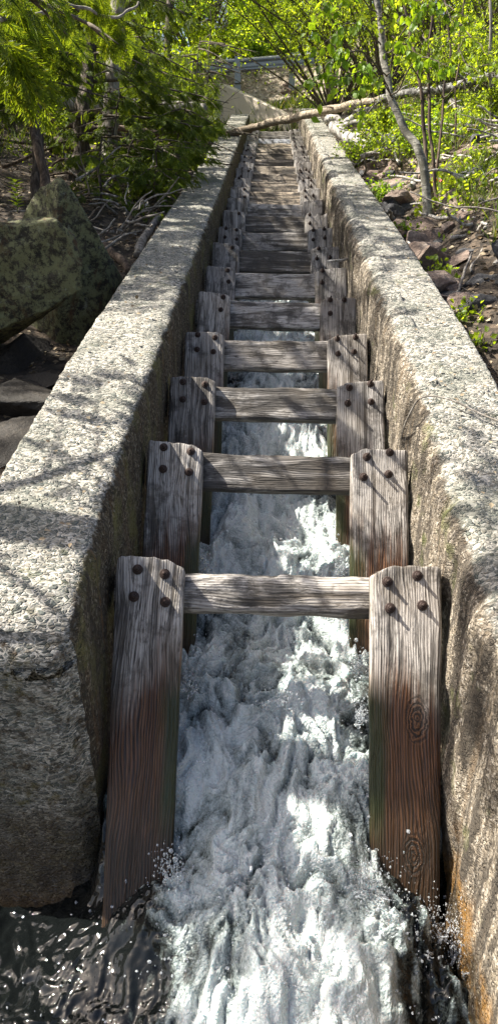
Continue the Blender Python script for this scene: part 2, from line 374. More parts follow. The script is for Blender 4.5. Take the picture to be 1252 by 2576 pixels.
# ------------------------------------------------------------------ terrain
def lerp(v, xs, ys): return np.interp(v, xs, ys)
def smooth_(a, b, v): t = np.clip((v - a) / (b - a), 0, 1); return t * t * (3 - 2 * t)
def ground_z(x, y):
    x = np.asarray(x, float); y = np.asarray(y, float)
    yl = [-6, -1.4, -.3, .5, 2, 3, 4.2, 5.5, 8, 12, 17, 19.3, 20.6, 24, 40, 120]
    L = lerp(y, yl, [-2.2, -2.1, -1.6, -.2, .12, .35, .85, 1.3, 1.85, 2.65, 3.6, 4.1, 5.45, 5.7, 6.0, 8])
    L = L + .15 * np.clip(-x - 1.3, 0, 1) * (y > 2) + .16 * np.clip(-x - 2.6, 0, 6) + .5 * np.clip((-x - 3.5) * .3, 0, 1.6) * np.clip((y + 3) / 5, 0, 1)
    Rr = lerp(y, yl, [-2.2, -2.1, -1.5, -.45, .35, .72, .98, 1.28, 1.85, 2.75, 3.85, 4.6, 5.65, 5.7, 6.0, 8])
    Rr = Rr + .45 * np.clip(x - 1.15, 0, .85) * smooth_(1.5, 4.5, y) + .2 * np.clip(x - 1.2, 0, 14)
    t = np.clip((x + 1.0) / 2.0, 0, 1)
    z = L * (1 - t) + Rr * t
    P = np.stack([x, y, x * 0], -1)
    z = z + .10 * fbm(P * 1.1, 4) + .03 * fbm(P * 5, 3)
    # the flume bed between the walls
    inn = (np.abs(x) < .90) & (y < 16.9)
    z = np.where(inn, np.minimum(z, y * math.tan(SL) - 1.6), z)
    yl_ = np.interp(x, [-4, -1.1, .62, .9], [18.75, 18.5, 17.3, 16.5])     # hollow in front of the headwall
    z = np.where((x > -2.6) & (x < .9) & (y < yl_) & (y > 16.0), np.minimum(z, y * math.tan(SL) - .22 + .05 * fbm(P * 4, 3)), z)
    return z
def gz(x, y): return float(ground_z(np.array([x]), np.array([y]))[0])
xs = np.unique(np.concatenate([np.linspace(-60, -5, 45), np.linspace(-5, 6, 170), np.linspace(6, 60, 45)]))
ys = np.unique(np.concatenate([np.linspace(-20, -3, 12), np.linspace(-3, 24, 330), np.linspace(24, 200, 40)]))
X, Y = np.meshgrid(xs, ys); Z = ground_z(X, Y)
nx, ny = len(xs), len(ys); i = np.arange(ny - 1)[:, None]; j = np.arange(nx - 1)[None]; a = i * nx + j
F = np.stack([a, a + 1, a + nx + 1, a + nx], -1).reshape(-1, 4)
mesh('ground', np.stack([X, Y, Z], -1).reshape(-1, 3), F, M['soil'], kind='structure')

# ------------------------------------------------------------------ fishway side walls
def wall(side, xi, ttop, wid, u0, u1, mat, label, fl):
    us = [u0]
    while us[-1] < u1: us.append(us[-1] + (.016 if us[-1] < 3 else .016 + (us[-1] - 3) * .006))
    us = np.array(us); m = len(us)
    rI = .085 if fl else .055; rO = .02; bot = -1.9
    pts = []; sd = []
    for zz in np.linspace(bot, -.25, 66, endpoint=False): pts.append((xi, zz)); sd.append(1)
    for zz in np.linspace(-.25, 0 - rI, 22, endpoint=False): pts.append((xi, zz)); sd.append(1)
    for a in np.linspace(0, math.pi / 2, 7): pts.append((xi + rI * (1 - math.cos(a)), -rI + rI * math.sin(a))); sd.append(1 - a / (math.pi / 2) * 1.0)
    for xx in np.linspace(xi + rI, xi + wid - rO, 26)[1:]: pts.append((xx, 0)); sd.append(0)
    for a in np.linspace(0, math.pi / 2, 4)[1:]: pts.append((xi + wid - rO + rO * math.sin(a), -rO + rO * math.cos(a))); sd.append(a / 1.571 * .6)
    for zz in np.linspace(-rO, bot, 24)[1:]: pts.append((xi + wid, zz)); sd.append(.8)
    pts = np.array(pts); sd = np.array(sd)
    prof = np.stack([pts[:, 0], np.zeros(len(pts)), pts[:, 1]], -1)
    nr = np.gradient(pts, axis=0); nr = np.stack([-nr[:, 1], nr[:, 0] * 0, nr[:, 0]], -1); nr /= np.linalg.norm(nr, axis=1)[:, None]
    R = np.repeat(prof[None], m, 0); R[:, :, 1] = us[:, None]
    R[:, :, 2] += np.where(R[:, :, 2] > bot + .01, ttop(us)[:, None] * np.clip((R[:, :, 2] - bot) / 1.2, 0, 1), 0)
    tt_ = np.clip(1 - (us - u0) / .16, 0, 1)[:, None]; near_ = .05 * tt_ ** 2.2 * (1 + .25 * pn(np.stack([R[:, :, 0] * 9, R[:, :, 0] * 0 + side, R[:, :, 1] * 3], -1))); R[:, :, 2] -= near_ * (R[:, :, 2] > .05)
    Q = R.copy(); Nn = np.repeat(nr[None], m, 0)
    d = .010 * fbm(Q * 5, 4) + .006 * fbm(Q * 28, 3) + .004 * fbm(Q * 66, 2)
    edge = np.exp(-((np.arange(len(pts)) - 91) / 6.0) ** 2)[None]                       # bitten inner edge
    bite = np.clip(fbm(np.stack([Q[..., 1] * 3.2, Q[..., 1] * 0 + side, Q[..., 2] * .4], -1), 4) - .08, 0, 1)
    d = d - edge * bite * .14
    inner = (np.arange(len(pts)) < 92)[None]
    if fl:
        f = pn(np.stack([Q[..., 1] * 5.5, Q[..., 1] * 0 + 3, Q[..., 2] * .5], -1)) + .6 * pn(np.stack([Q[..., 1] * 13, Q[..., 1] * 0 + 8, Q[..., 2] * .8], -1))
        fade = np.clip((np.arange(len(pts))[None]) < 97, 0, 1)
        f = f + .7 * (fbm(np.stack([Q[..., 1] * 4.2, Q[..., 1] * 0 + 13, Q[..., 2] * .25], -1), 3, True) - .4); d = d + (.030 + .012 * edge) * f * fade
    else:
        f = pn(np.stack([Q[..., 1] * 6, Q[..., 1] * 0 + 3, Q[..., 2] * .8], -1)); d = d + .012 * f * inner
    # foot of the wall eroded near the pool
    R = R + Nn * d[..., None]
    R[:, :, 0] *= 1.0
    if side < 0: R[:, :, 0] *= -1; 
    R[0, :, 1] += .0; 
    V, F = loft(R, False)
    keep = (F % len(pts)); F = F[~((F[:, 0] % len(pts)) == len(pts) - 1)]
    if side < 0: F = F[:, ::-1]
    sdv = np.repeat(sd[None], m, 0); damp = np.clip((-.42 - R[:, :, 2] - (0.0 if fl else -.02)) * 2.2 + .3, 0, 1) * (sdv > .5)
    if fl: damp = np.clip(((-.35 - R[:, :, 2]) * 2.4), 0, 1) * (sdv > .5)
    V = V.reshape(-1, 3); sdv = sdv.ravel(); damp = damp.ravel()
    # end face: a filled grid across the wall's thickness
    mb = MB(); mb.add(V, F)
    ex = np.linspace(0, 1, 30); ring = R[0]; top_i = np.argmax(pts[:, 1] > -.001)
    inner_col = ring[:92]; nz = 92; outer_x = ring[-1, 0]
    zt = ttop(us[:1])[0]
    G = np.zeros((nz, 30, 3))
    for q in range(nz):
        p = inner_col[q]
        G[q, :, 0] = p[0] + (outer_x - p[0]) * ex; G[q, :, 1] = p[1]; G[q, :, 2] = p[2]
    G[nz - 1, :, :] = ring[np.linspace(91, len(pts) - 24, 30).astype(int)]
    G[:, :, 1] -= .0
    dd = .016 * fbm(G * 6, 4) + .008 * fbm(G * 28, 3); wgt = np.clip(np.minimum(np.arange(nz)[::-1, None], np.minimum(np.arange(30)[None] * 1.0, 99)) / 3, 0, 1)
    bulge = .055 * (1 - np.exp(-np.minimum(np.arange(nz)[::-1, None] * 1.0, np.arange(30)[None] * 1.0) / 2.0))
    G[:, :, 1] -= (dd + bulge) * wgt
    ii = np.arange(nz - 1)[:, None]; jj = np.arange(29)[None]; a = ii * 30 + jj
    FF = np.stack([a, a + 1, a + 31, a + 30], -1).reshape(-1, 4)
    if side < 0: FF = FF[:, ::-1]
    mb.add(G.reshape(-1, 3), FF)
    sdv = np.concatenate([sdv, np.full(nz * 30, .44)]); dmp = np.clip((-.03 - G[:, :, 2]) * 1.15, 0, 1).ravel()
    damp = np.concatenate([damp, dmp])
    # far end cap
    ring = R[-1]; c = ring.mean(0); k = len(ring)
    mb.add(np.concatenate([ring, c[None]]), np.stack([np.arange(k - 1), np.arange(1, k), np.full(k - 1, k)], -1))
    sdv = np.concatenate([sdv, np.full(k + 1, .4)]); damp = np.concatenate([damp, np.zeros(k + 1)])
    o = mb.build('concrete_wall', mat, None, label=label, cat='concrete wall', attr={'side': sdv, 'damp': damp})
    o.rotation_euler = (SL, 0, 0)
    return o
tl = lambda u: np.interp(u, [-1.5, -.5, .3, 1.2, 3.5, 7, 13, 17], [.17, .18, .235, .262, .25, .23, .215, .21])
tr = lambda u: np.interp(u, [-1.5, 0, .5, 1, 1.7, 4, 7, 17], [.16, .20, .25, .30, .325, .325, .32, .32])
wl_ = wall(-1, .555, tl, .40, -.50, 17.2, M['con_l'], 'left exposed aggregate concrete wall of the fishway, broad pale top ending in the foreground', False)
wr_ = wall(1, .56, tr, .36, -1.55, 17.6, M['con_r'], 'right concrete wall of the fishway with fluted, streaky sunlit inner face', True)
# floor slab of the channel
bm = MB(); R = np.array([[(-.7, u, -1.25), (.7, u, -1.25), (.7, u, -1.4), (-.7, u, -1.4)] for u in np.linspace(-.3, 17.3, 60)]); bm.add(*loft(R))
fo = bm.build('flume_bed', M['con_l'], kind='structure', smooth=False); fo.rotation_euler = (SL, 0, 0)

# ------------------------------------------------------------------ baffle frames
TILT = math.radians(48.2)
def rect_ring(w, t, n=3, r=.006):                         # rounded rectangle outline in x/y, ~34 points
    P = []
    nxp = 14
    for x in np.linspace(-w / 2 + r, w / 2 - r, nxp): P.append((x, -t / 2))
    P.append((w / 2, -t / 2 + r)); 
    for y in np.linspace(-t / 2 + r, t / 2 - r, 3)[1:]: P.append((w / 2, y))
    for x in np.linspace(w / 2 - r, -w / 2 + r, nxp): P.append((x, t / 2))
    P.append((-w / 2, t / 2 - r)); P.append((-w / 2, 0)); P.append((-w / 2, -t / 2 + r))
    return np.array(P)
def plank_mesh(w, t, ztopf, zbot, seed, rot=0.0):
    P = rect_ring(w, t); zs = np.concatenate([np.linspace(zbot, -.2, 26, endpoint=False), np.linspace(-.2, -.02, 22, endpoint=False), [-.012, -.004, 0]])
    R = np.zeros((len(zs), len(P), 3)); R[:, :, :2] = P[None]
    top = ztopf(P[:, 0]) + .004 * pn(np.stack([P[:, 0] * 90, P[:, 1] * 60, P[:, 0] * 0 + seed], -1)) + rot * .03 * pn(np.stack([P[:, 0] * 22, P[:, 1] * 9, P[:, 0] * 0 + seed], -1))
    f = np.clip((zs + .35) / .35, 0, 1)
    R[:, :, 2] = zs[:, None] + top[None] * f[:, None]
    Q = R + seed * 3.1
    groove = pn(Q * np.array([85, 60, 3.0])) * .0022 + pn(Q * np.array([25, 20, 4])) * .002
    sgn = np.sign(P[:, 1])[None]
    R[:, :, 1] += groove * sgn
    R[:, :, 0] += .004 * pn(Q * np.array([0, 3, 6])) 
    R[-1, :, :2] *= .93; R[-2, :, :2] *= .98
    return loft(R)
def beam_mesh(L, h, t, seed, rnd=0.0, sag=0.0, crack=1.0):
    P = rect_ring(h, t)[:, ::-1] * 1.0                    # (y thickness, z height)
    P = np.stack([P[:, 0], P[:, 1]], -1)
    if rnd:
        a = np.arctan2(P[:, 1] / (h / 2), P[:, 0] / (t / 2)); E = np.stack([np.cos(a) * t / 2, np.sin(a) * h / 2], -1); P = P * (1 - rnd) + E * rnd
    xs = np.linspace(-L / 2, L / 2, 110); R = np.zeros((len(xs), len(P), 3)); R[:, :, 0] = xs[:, None]; R[:, :, 1:] = P[None]
    Q = R + seed * 5.3
    g = pn(Q * np.array([4, 70, 70])) * .003 + pn(Q * np.array([7, 22, 22])) * .004 * crack
    nrm = np.stack([P[:, 0] * 0, P[:, 0] / t, P[:, 1] / h], -1); nrm /= np.linalg.norm(nrm, axis=1)[:, None]
    R = R + nrm[None] * g[..., None]
    top = (P[:, 1] > h * .2)[None]
    R[:, :, 2] += top * (.006 * pn(np.stack([xs * 5, xs * 0 + seed, xs * 0], -1)) + .004 * pn(np.stack([xs * 17, xs * 0 + seed, xs * 0], -1)))[:, None]
    R[:, :, 2] += (sag * (1 - (2 * xs / L) ** 2))[:, None]
    return loft(R)
def disc(c, r, h, seg=12, bev=.3):                        # short turned piece along -y
    P = []
    for (rr, yy) in ((r, 0), (r, -h * (1 - bev)), (r * .8, -h)):
        a = np.linspace(0, 2 * math.pi, seg, endpoint=False); P.append(np.stack([c[0] + rr * np.cos(a), np.full(seg, c[1] + yy), c[2] + rr * np.sin(a)], -1))
    return loft(np.array(P))
ORD = ['first', 'second', 'third', 'fourth', 'fifth', 'sixth', 'seventh', 'eighth', 'ninth', 'tenth', 'eleventh', 'twelfth', 'thirteenth', 'fourteenth', 'fifteenth', 'sixteenth', 'seventeenth', 'eighteenth', 'nineteenth', 'twentieth', 'twenty-first']
LOOK = {0: 'wooden baffle frame with round log-like crossbeam and knotty right plank, nearest the pool',
        1: 'wooden baffle frame with dark crossbeam above the churning water, second up from the pool',
        2: 'wooden baffle frame whose brown crossbeam has a bright rim, third up from the pool',
        3: 'baffle frame with a knot right of centre on its pale crossbeam, fourth from the pool',
        7: 'wooden baffle frame with squared dark crossbeam, eighth from the pool, below the rotten one',
        8: 'wooden baffle frame with black crossbeam and rotted broken right plank, ninth from the pool',
        9: 'plain unbolted baffle frame of pale new-looking boards, tenth from the pool',
        18: 'baffle frame faced in blue-grey boards, third from the upper end of the flight'}
dn = {0: -.022, 1: .034, 2: .018, 3: 0, 4: .007, 5: .004, 6: -.002, 7: -.006, 8: 0, 9: -.01}
beam_h = .13
for k in range(21):
    S = .79334; rr = random.Random(k + 11)
    p = ch(0, k * S, dn.get(k, 0))
    lab = LOOK.get(k, 'weathered wooden baffle frame, %s one counting up from the pool' % ORD[k])
    t = thing('baffle_frame', lab, 'baffle', tuple(p), (TILT - math.pi / 2 + SL, rr.uniform(-.008, .012) + (.006 if k < 3 else 0), 0), 'wooden baffle frames bolted across the fishway')
    th = .045
    for s in (-1, 1):
        wd = (.226 if s < 0 else .238) + rr.uniform(-.006, .006); x0 = .303 if s < 0 else .307
        if k == 0 and s < 0: f = lambda x: .044 - .035 * np.clip((x + .02) / .14, 0, 1) ** 2 - (x > .11) * .01
        elif k == 0: f = lambda x: .036 - .035 * np.clip((-x - .03) / .09, 0, 1) ** 2
        elif k == 8 and s > 0: f = lambda x: -.02 + .035 * np.sin(x * 60) - .13 * np.exp(-((x - .06) / .022) ** 2)
        else:
            a_, b_ = rr.uniform(.004, .03), rr.uniform(-.06, .06); f = (lambda a_, b_, s: lambda x: a_ + b_ * x + .05 * s * x - .016 * np.clip((-x * s - .08) / .03, 0, 1))(a_, b_, s)
        V, Fq = plank_mesh(wd, th, f, -1.75, k * 2 + s, 1.0 if k in (8,) else .15)
        m = MB(); m.add(V + np.array([s * (x0 + wd / 2), -th / 2, 0]), Fq)
        if k == 0:                                        # near planks narrow a little towards the foot
            V_ = m.V[0]; V_[:, 0] -= s * .022 * np.clip(-V_[:, 2] / 1.0, 0, 1.3) * (np.abs(V_[:, 0]) - .303) / .24
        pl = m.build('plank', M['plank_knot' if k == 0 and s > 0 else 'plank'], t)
        if k == 8 and s > 0: pl['label'] = 'rotted broken plank'
        if k == 9: continue
        for bi, bx in enumerate((.058, .16)):
            for bz in (-.012, -.105):
                if k > 3 and rr.random() < (.4 if bi else .2): continue
                if k == 8 and s > 0 and bi == 1: continue
                x = s * (x0 + bx + rr.uniform(-.008, .008)); z = bz + rr.uniform(-.006, .006) + (.012 if bi else 0)
                b = MB(); w1 = MB(); w1.add(*disc((x, -th - .001, z), .0175, .0035, 16)); w2 = MB(); w2.add(*disc((x, -th - .0035, z), .0115, .009, 6, .1))
                if k > 3: b.add(*w1.get()); b.add(*w2.get())
                rl = (.018 if s < 0 else rr.uniform(.022, .05)) if k else .016
                b.add(*disc((x, -th - .012, z), .0055, rl, 8, .1))
                bo = b.build('bolt', M['rust'], t)
                if k <= 3: w1.build('washer', M['rust'], bo); w2.build('nut', M['rust'], bo)
    beam_h = [.132, .155, .172, .186, .19, .2, .2, .19, .185, .20][k] if k < 10 else .19
    rnd = .85 if k == 0 else (.12 if k in (3, 2) else .03)
    V, Fq = beam_mesh(1.08, beam_h, .075 if k == 0 else .06, k, rnd, -.006 if k else 0, 2.2 if k == 0 else 1)
    m = MB(); m.add(V + np.array([0, .034 if k else .03, -beam_h / 2 + (0 if k else -.002)]), Fq)
    if k == 0:                                            # the big knot on the log beam
        a = np.linspace(0, 2 * math.pi, 14, endpoint=False); rings = [np.stack([.03 + r_ * 1.15 * np.cos(a), np.full(14, y_), -.022 + r_ * .8 * np.sin(a)], -1) for r_, y_ in ((.034, 0.012), (.028, .003), (.018, .000), (.008, .001))]
        m.add(*loft(np.array(rings)))
    m.build('crossbeam', M['beam_blue'] if k == 18 else M['beam_dark'] if k in (1, 2, 8, 6, 19) else (M['beam_warm'] if k in (10, 11, 12, 13, 14, 15, 16, 17) else M['beam']), t)
# lower cross-board visible under the top opening is part of the bed

# ------------------------------------------------------------------ water
xs = np.linspace(-1.75, 1.75, 420); ys = np.concatenate([np.linspace(-1.75, -.2, 330, endpoint=False), np.linspace(-.2, 1.8, 330, endpoint=False), np.linspace(1.8, 8, 380)])
X, Y = np.meshgrid(xs, ys)
def smooth(a, b, v): t = np.clip((v - a) / (b - a), 0, 1); return t * t * (3 - 2 * t)
POOL = -1.07
nch = -.50 + .05 * np.sin((Y / math.cos(SL) + .15) / .79334 * 2 * math.pi)
zc = Y * math.tan(SL) + nch / math.cos(SL)
prof = np.exp(-(np.abs(X) / .40) ** 4)
jet = zc * 1.0
jet = np.where(Y < -.15, np.interp(Y, [-1.75, -1.1, -.75, -.5, -.3, -.15], [-1.02, -.94, -.82, -.69, -.60, zc[np.argmin(np.abs(ys + .15)), 0]]), jet)
inchan = smooth(-.50, -.30, Y) * (1 - smooth(.54, .60, np.abs(X)))
wide = .27 + .10 * np.clip(-Y - .4, 0, 1.2) * 1.6 + .05 * pn(np.stack([Y * 3.1, Y * 0, X * 0 + np.sign(X) * 3], -1))
lat = np.exp(-(np.abs(X - .03) / wide) ** 3.2)
near = .22 * np.exp(-((X) / .6) ** 4) * smooth(-1.0, -.5, Y)
base = POOL + near + (jet - POOL - near) * lat
Z = base * (1 - inchan) + (jet - .02 - .05 * smooth(.2, .5, np.abs(X))) * inchan
P = np.stack([X * 1.0, Y * .8, X * 0 + .3], -1)
warp = np.stack([fbm(P * 3 + 9, 2), fbm(P * 3 + 31, 2), X * 0], -1) * .25
Pw = P + warp
e = .35 + .65 * np.maximum(lat * (1 - inchan), inchan)                                # energy
P2 = np.stack([X * 1.0, Y * .62, X * 0 + .7], -1)
w2 = np.stack([fbm(P2 * 4 + 9, 3), fbm(P2 * 4 + 31, 3), X * 0], -1) * .22; Pw = P2 + w2
def bil(sc): return np.abs(pn(Pw * sc + sc)) * 2
b1, b2, b3, b4 = bil(4.5), bil(10), bil(22), bil(48)
big = fbm(P * 3.2, 2)
puff = (.44 * b1 + .26 * b2 + .19 * b3 + .13 * b4)
e = np.maximum(e, .05); Z = Z + e * (.07 * big + .11 * (puff - .35)) + .004 * pn(P * 14) + .0035 * pn(P * 22) * e + .003 * pn(P * 60) * e
crease = np.clip(1 - b2 / .28, 0, 1) * .5 + np.clip(1 - b3 / .3, 0, 1) * .32 + np.clip(1 - b1 / .2, 0, 1) * .35
ener = np.maximum(lat, inchan)
foam = .36 * ener + .34 * (puff - .3) + .62 * fbm(P2 * np.array([2.6, 1.8, 1]) + w2 * 2 + 5, 4) + .16 - crease * .52 * (1 - .3 * ener) + .10 * fbm(Pw * np.array([60, 30, 1]), 2)
foam += .30 * np.exp(-((X - .02) / .26) ** 2 - ((Y + .95) / .3) ** 2)
foam -= .55 * smooth(.26, .46, np.abs(X - .02)) * (1 - inchan)
foam += .50 * np.exp(-((X + .40) / .14) ** 2 - ((Y + 1.0) / .14) ** 2) * (1 - inchan) + .30 * np.exp(-((X - .52) / .10) ** 2 - ((Y + .85) / .2) ** 2) * (1 - inchan)
foam += (2.6 * np.clip(fbm(P2 * np.array([11, 7, 1]) + w2 + 3, 5) - .02, 0, .12)) + .9 * np.clip(fbm(Pw * np.array([34, 22, 1]) + 3, 3) - .12, 0, .4) * (1 - ener)
for (hx, hy, hs, hh) in ((.43, -.64, .085, .10), (.34, -.74, .08, .05), (-.34, -.60, .06, .06), (.52, -.78, .05, .07)):   # water piling up at the feet of the posts
    gg = np.exp(-((X - hx) ** 2 + ((Y - hy) * .8) ** 2) / hs ** 2); Z = Z + hh * gg * (.7 + .8 * fbm(np.stack([X, Y, X * 0], -1) * 16, 3, True) + .35 * fbm(np.stack([X, Y, X * 0], -1) * 45, 2)); foam = foam + .38 * gg * (.4 + .9 * b3)
foam = np.clip(foam, -.2, 1.1)
nxw, nyw = len(xs), len(ys); ii = np.arange(nyw - 1)[:, None]; jj = np.arange(nxw - 1)[None]; a = ii * nxw + jj
F = np.stack([a, a + 1, a + nxw + 1, a + nxw], -1)
keep = ~((np.abs(X[:-1, :-1]) > .66) & (Y[:-1, :-1] > -.40))
# beyond the wall ends only the pool
F = F[keep]
n = N('churning_water'); o = n.obj()
fa = n.new('Attribute', attribute_name='foam').outputs['Fac']
dn_ = n.new('TexNoise'); n.l(o, dn_.inputs['Vector']); dn_.inputs['Scale'].default_value = 9; dn_.inputs['Detail'].default_value = 3
dv = n.new('VectorMath', operation='SCALE'); dv.inputs['Scale'].default_value = .05; n.l(dn_.outputs['Color'], dv.inputs[0]); av = n.new('VectorMath', operation='ADD'); n.l(o, av.inputs[0]); n.l(dv.outputs[0], av.inputs[1]); ow = av.outputs[0]
s1 = n.noise(ow, 11, 5, .6, .8); s2 = n.noise(ow, 70, 4, .65)
f = n.math('ADD', n.math('ADD', n.math('MULTIPLY', fa, 1.15), .0), n.math('ADD', n.math('MULTIPLY', n.math('SUBTRACT', s1, .5), .5), n.math('ADD', n.math('MULTIPLY', n.math('SUBTRACT', s2, .5), .55), n.math('MULTIPLY', n.math('SUBTRACT', n.voro(ow, 170, 'F1', 'Distance'), .42), .22))))  # fine cells paint bubble texture and sparkle into the foam colour
col = n.ramp(f, [(.20, (.004, .005, .005)), (.38, (.045, .054, .05)), (.54, (.19, .225, .215)), (.74, (.38, .425, .41)), (1.0, (.60, .64, .62))])
rgh = n.ramp(f, [(.2, .03), (.6, .10), (1, .25)])
v1 = n.voro(ow, 48, 'SMOOTH_F1', 'Distance'); v2 = n.voro(ow, 125, 'SMOOTH_F1', 'Distance'); v3 = n.voro(o, 260, 'F1', 'Distance')
b = n.bump(n.noise(o, 16, 2, .5), .16, .02); b = n.bump(v1, .3, .010, b); fs = n.ramp(f, [(.30, .04), (.55, 1)])
for (hh, st_, di) in ((v2, .9, .009), (v3, .6, .003)):
    b2_ = n.bump(hh, st_, di, b); n.l(n.math('MULTIPLY', fs, st_), b2_.node.inputs['Strength']); b = b2_
n.fin(col, rgh, b, spec=.65); n.p.inputs['IOR'].default_value = 1.34
n.l(n.ramp(f, [(.4, 0), (.8, .6)]), n.p.inputs['Subsurface Weight']); n.p.inputs['Subsurface Radius'].default_value = (.6, .9, 1); n.p.inputs['Subsurface Scale'].default_value = .02
n.l(n.ramp(f, [(.35, 0), (.6, 1)]), n.p.inputs['Coat Weight']); n.p.inputs['Coat Roughness'].default_value = .02; n.p.inputs['Coat IOR'].default_value = 1.45; cb = n.bump(n.noise(o, 90, 3, .6), 1.0, .012); n.l(cb, n.p.inputs['Coat Normal'])
M['water'] = n.m
mesh('water', np.stack([X, Y, Z], -1).reshape(-1, 3), F, M['water'], kind='structure', attr={'foam': foam.ravel()})
waterZ = Z; wX = xs; wY = ys
def wz(x, y): return waterZ[min(np.searchsorted(wY, y), len(wY) - 1), min(np.searchsorted(wX, x), len(wX) - 1)]
# spray: droplets and torn sheets thrown up beside the right plank
n = N('clear_splash'); o = n.obj()
n.fin((.93, .96, .97), .03, n.bump(n.noise(o, 60, 5, .7), .8, .01), spec=.8); n.p.inputs['Transmission Weight'].default_value = .72; n.p.inputs['IOR'].default_value = 1.33
M['splash'] = n.m
n = N('white_drops'); n.fin((.9, .93, .95), .04, spec=.9); n.p.inputs['Transmission Weight'].default_value = .8; n.p.inputs['IOR'].default_value = 1.33
M['drops'] = n.m
def ico(sub=1):
    t = (1 + 5 ** .5) / 2
    V = np.array([(-1, t, 0), (1, t, 0), (-1, -t, 0), (1, -t, 0), (0, -1, t), (0, 1, t), (0, -1, -t), (0, 1, -t), (t, 0, -1), (t, 0, 1), (-t, 0, -1), (-t, 0, 1)], float); V /= np.linalg.norm(V[0])
    F = [(0, 11, 5), (0, 5, 1), (0, 1, 7), (0, 7, 10), (0, 10, 11), (1, 5, 9), (5, 11, 4), (11, 10, 2), (10, 7, 6), (7, 1, 8), (3, 9, 4), (3, 4, 2), (3, 2, 6), (3, 6, 8), (3, 8, 9), (4, 9, 5), (2, 4, 11), (6, 2, 10), (8, 6, 7), (9, 8, 1)]
    V = list(V)
    for _ in range(sub):
        c = {}; G = []
        def mid(a, b):
            k = (min(a, b), max(a, b))
            if k not in c: v = V[a] + V[b]; V.append(v / np.linalg.norm(v)); c[k] = len(V) - 1
            return c[k]
        for a, b, d in F:
            x, y, z = mid(a, b), mid(b, d), mid(d, a); G += [(a, x, z), (b, y, x), (d, z, y), (x, y, z)]
        F = G
    return np.array(V), np.array(F)
IV, IF = ico(1)
sb = MB(); rs = np.random.default_rng(5)
def drop(p, r): sb.add(IV * r * (1 + .25 * rs.normal(size=3)) + p, IF)
for q in range(1700):
    y = rs.uniform(-1.15, 1.5) if q % 3 else rs.uniform(-1.1, -.4); x = rs.choice([-1, 1]) * abs(rs.normal(.2, .16)) if y > -.4 else rs.normal(.05, .32)
    lim = .3 if y > -.4 else 1
    x = np.clip(x, -lim, lim); drop(np.array([x, y, wz(x, y) + abs(rs.normal(0, .022))]), rs.uniform(.0012, .0042))
for (px, py, yy) in ((880, 2100, -.62), (1026, 2092, -.6), (808, 2160, -.7), (631, 2185, -.7), (430, 2140, -.62), (440, 2160, -.62), (905, 1650, 0.0), (895, 1610, .05), (740, 1360, .4)): drop(at(px, py, yy), .006)
sb.build('water_droplets', M['drops'], label='loose drops of spray flung up from the white water', cat='spray', kind='stuff')
def strands(mb, px, py, yy, n_, hgt, wd, lean, seed):      # a crown of thin water strands with beads breaking off the tips
    r = np.random.default_rng(seed); b0 = at(px, py, yy)
    for q in range(n_):
        for k in range(7):
            tq = r.normal(); hh = hgt * abs(r.normal()) * .5; mb.add(IV * np.array([1, 1, r.uniform(1, 2.6)]) * r.uniform(.0006, .0017 if k % 3 else .0034) + b0 + np.array([tq * wd * (1 + hh * 3) + lean * hh, r.normal() * .03, hh]), IF)
        if q % 3: continue
        t0 = r.normal(); base = b0 + np.array([t0 * wd, r.normal() * .02, r.normal() * .006 - .02]); h = hgt * r.uniform(.35, 1.0) * math.exp(-.35 * t0 * t0)
        tip = base + np.array([lean * h + t0 * .35 * h + r.normal() * .01, r.normal() * .03 - .02, h]); mid = (base + tip) / 2 + np.array([r.normal() * .012, 0, h * .12])
        Pc = curve([base, mid, tip], 14, .004, 2, seed + q); rad = np.linspace(r.uniform(.003, .006), r.uniform(.0006, .0014), 14) * (1 + .3 * np.sin(np.linspace(0, 14, 14) + q))
        mb.add(*tube(Pc, rad, 6, .3, 60))
        for k in range(r.integers(1, 5)): mb.add(IV * r.uniform(.0012, .0038) + tip + np.array([lean * .05 + r.normal() * .015, r.normal() * .015, abs(r.normal()) * .03]), IF)
spl = MB()
for s_ in ((950, 2330, -.62, 46, .16, .045, -.1, 1), (1005, 2380, -.64, 50, .15, .04, .15, 2), (925, 2240, -.60, 30, .12, .03, 0, 3), (1150, 2400, -.66, 34, .15, .022, .12, 4), (1110, 2340, -.64, 22, .08, .03, -.1, 5), (440, 2200, -.60, 24, .07, .02, -.3, 6), (900, 1680, -.03, 22, .05, .012, .1, 7), (905, 1800, -.15, 22, .05, .012, .2, 8), (478, 1720, -.05, 22, .05, .012, -.2, 9),
           (855, 1430, .55, 16, .045, .012, .1, 10), (512, 1420, .55, 16, .05, .012, -.1, 11), (700, 1760, -.1, 20, .04, .05, 0, 12), (760, 2200, -.5, 24, .04, .08, 0, 13), (620, 2350, -.65, 30, .04, .10, 0, 14), (520, 2420, -.7, 24, .04, .08, 0, 15)):
    strands(spl, *s_)
spl.build('water_splash', M['drops'], label='thin strands of white water leaping beside the posts and over the plunging stream', cat='splash', kind='stuff')

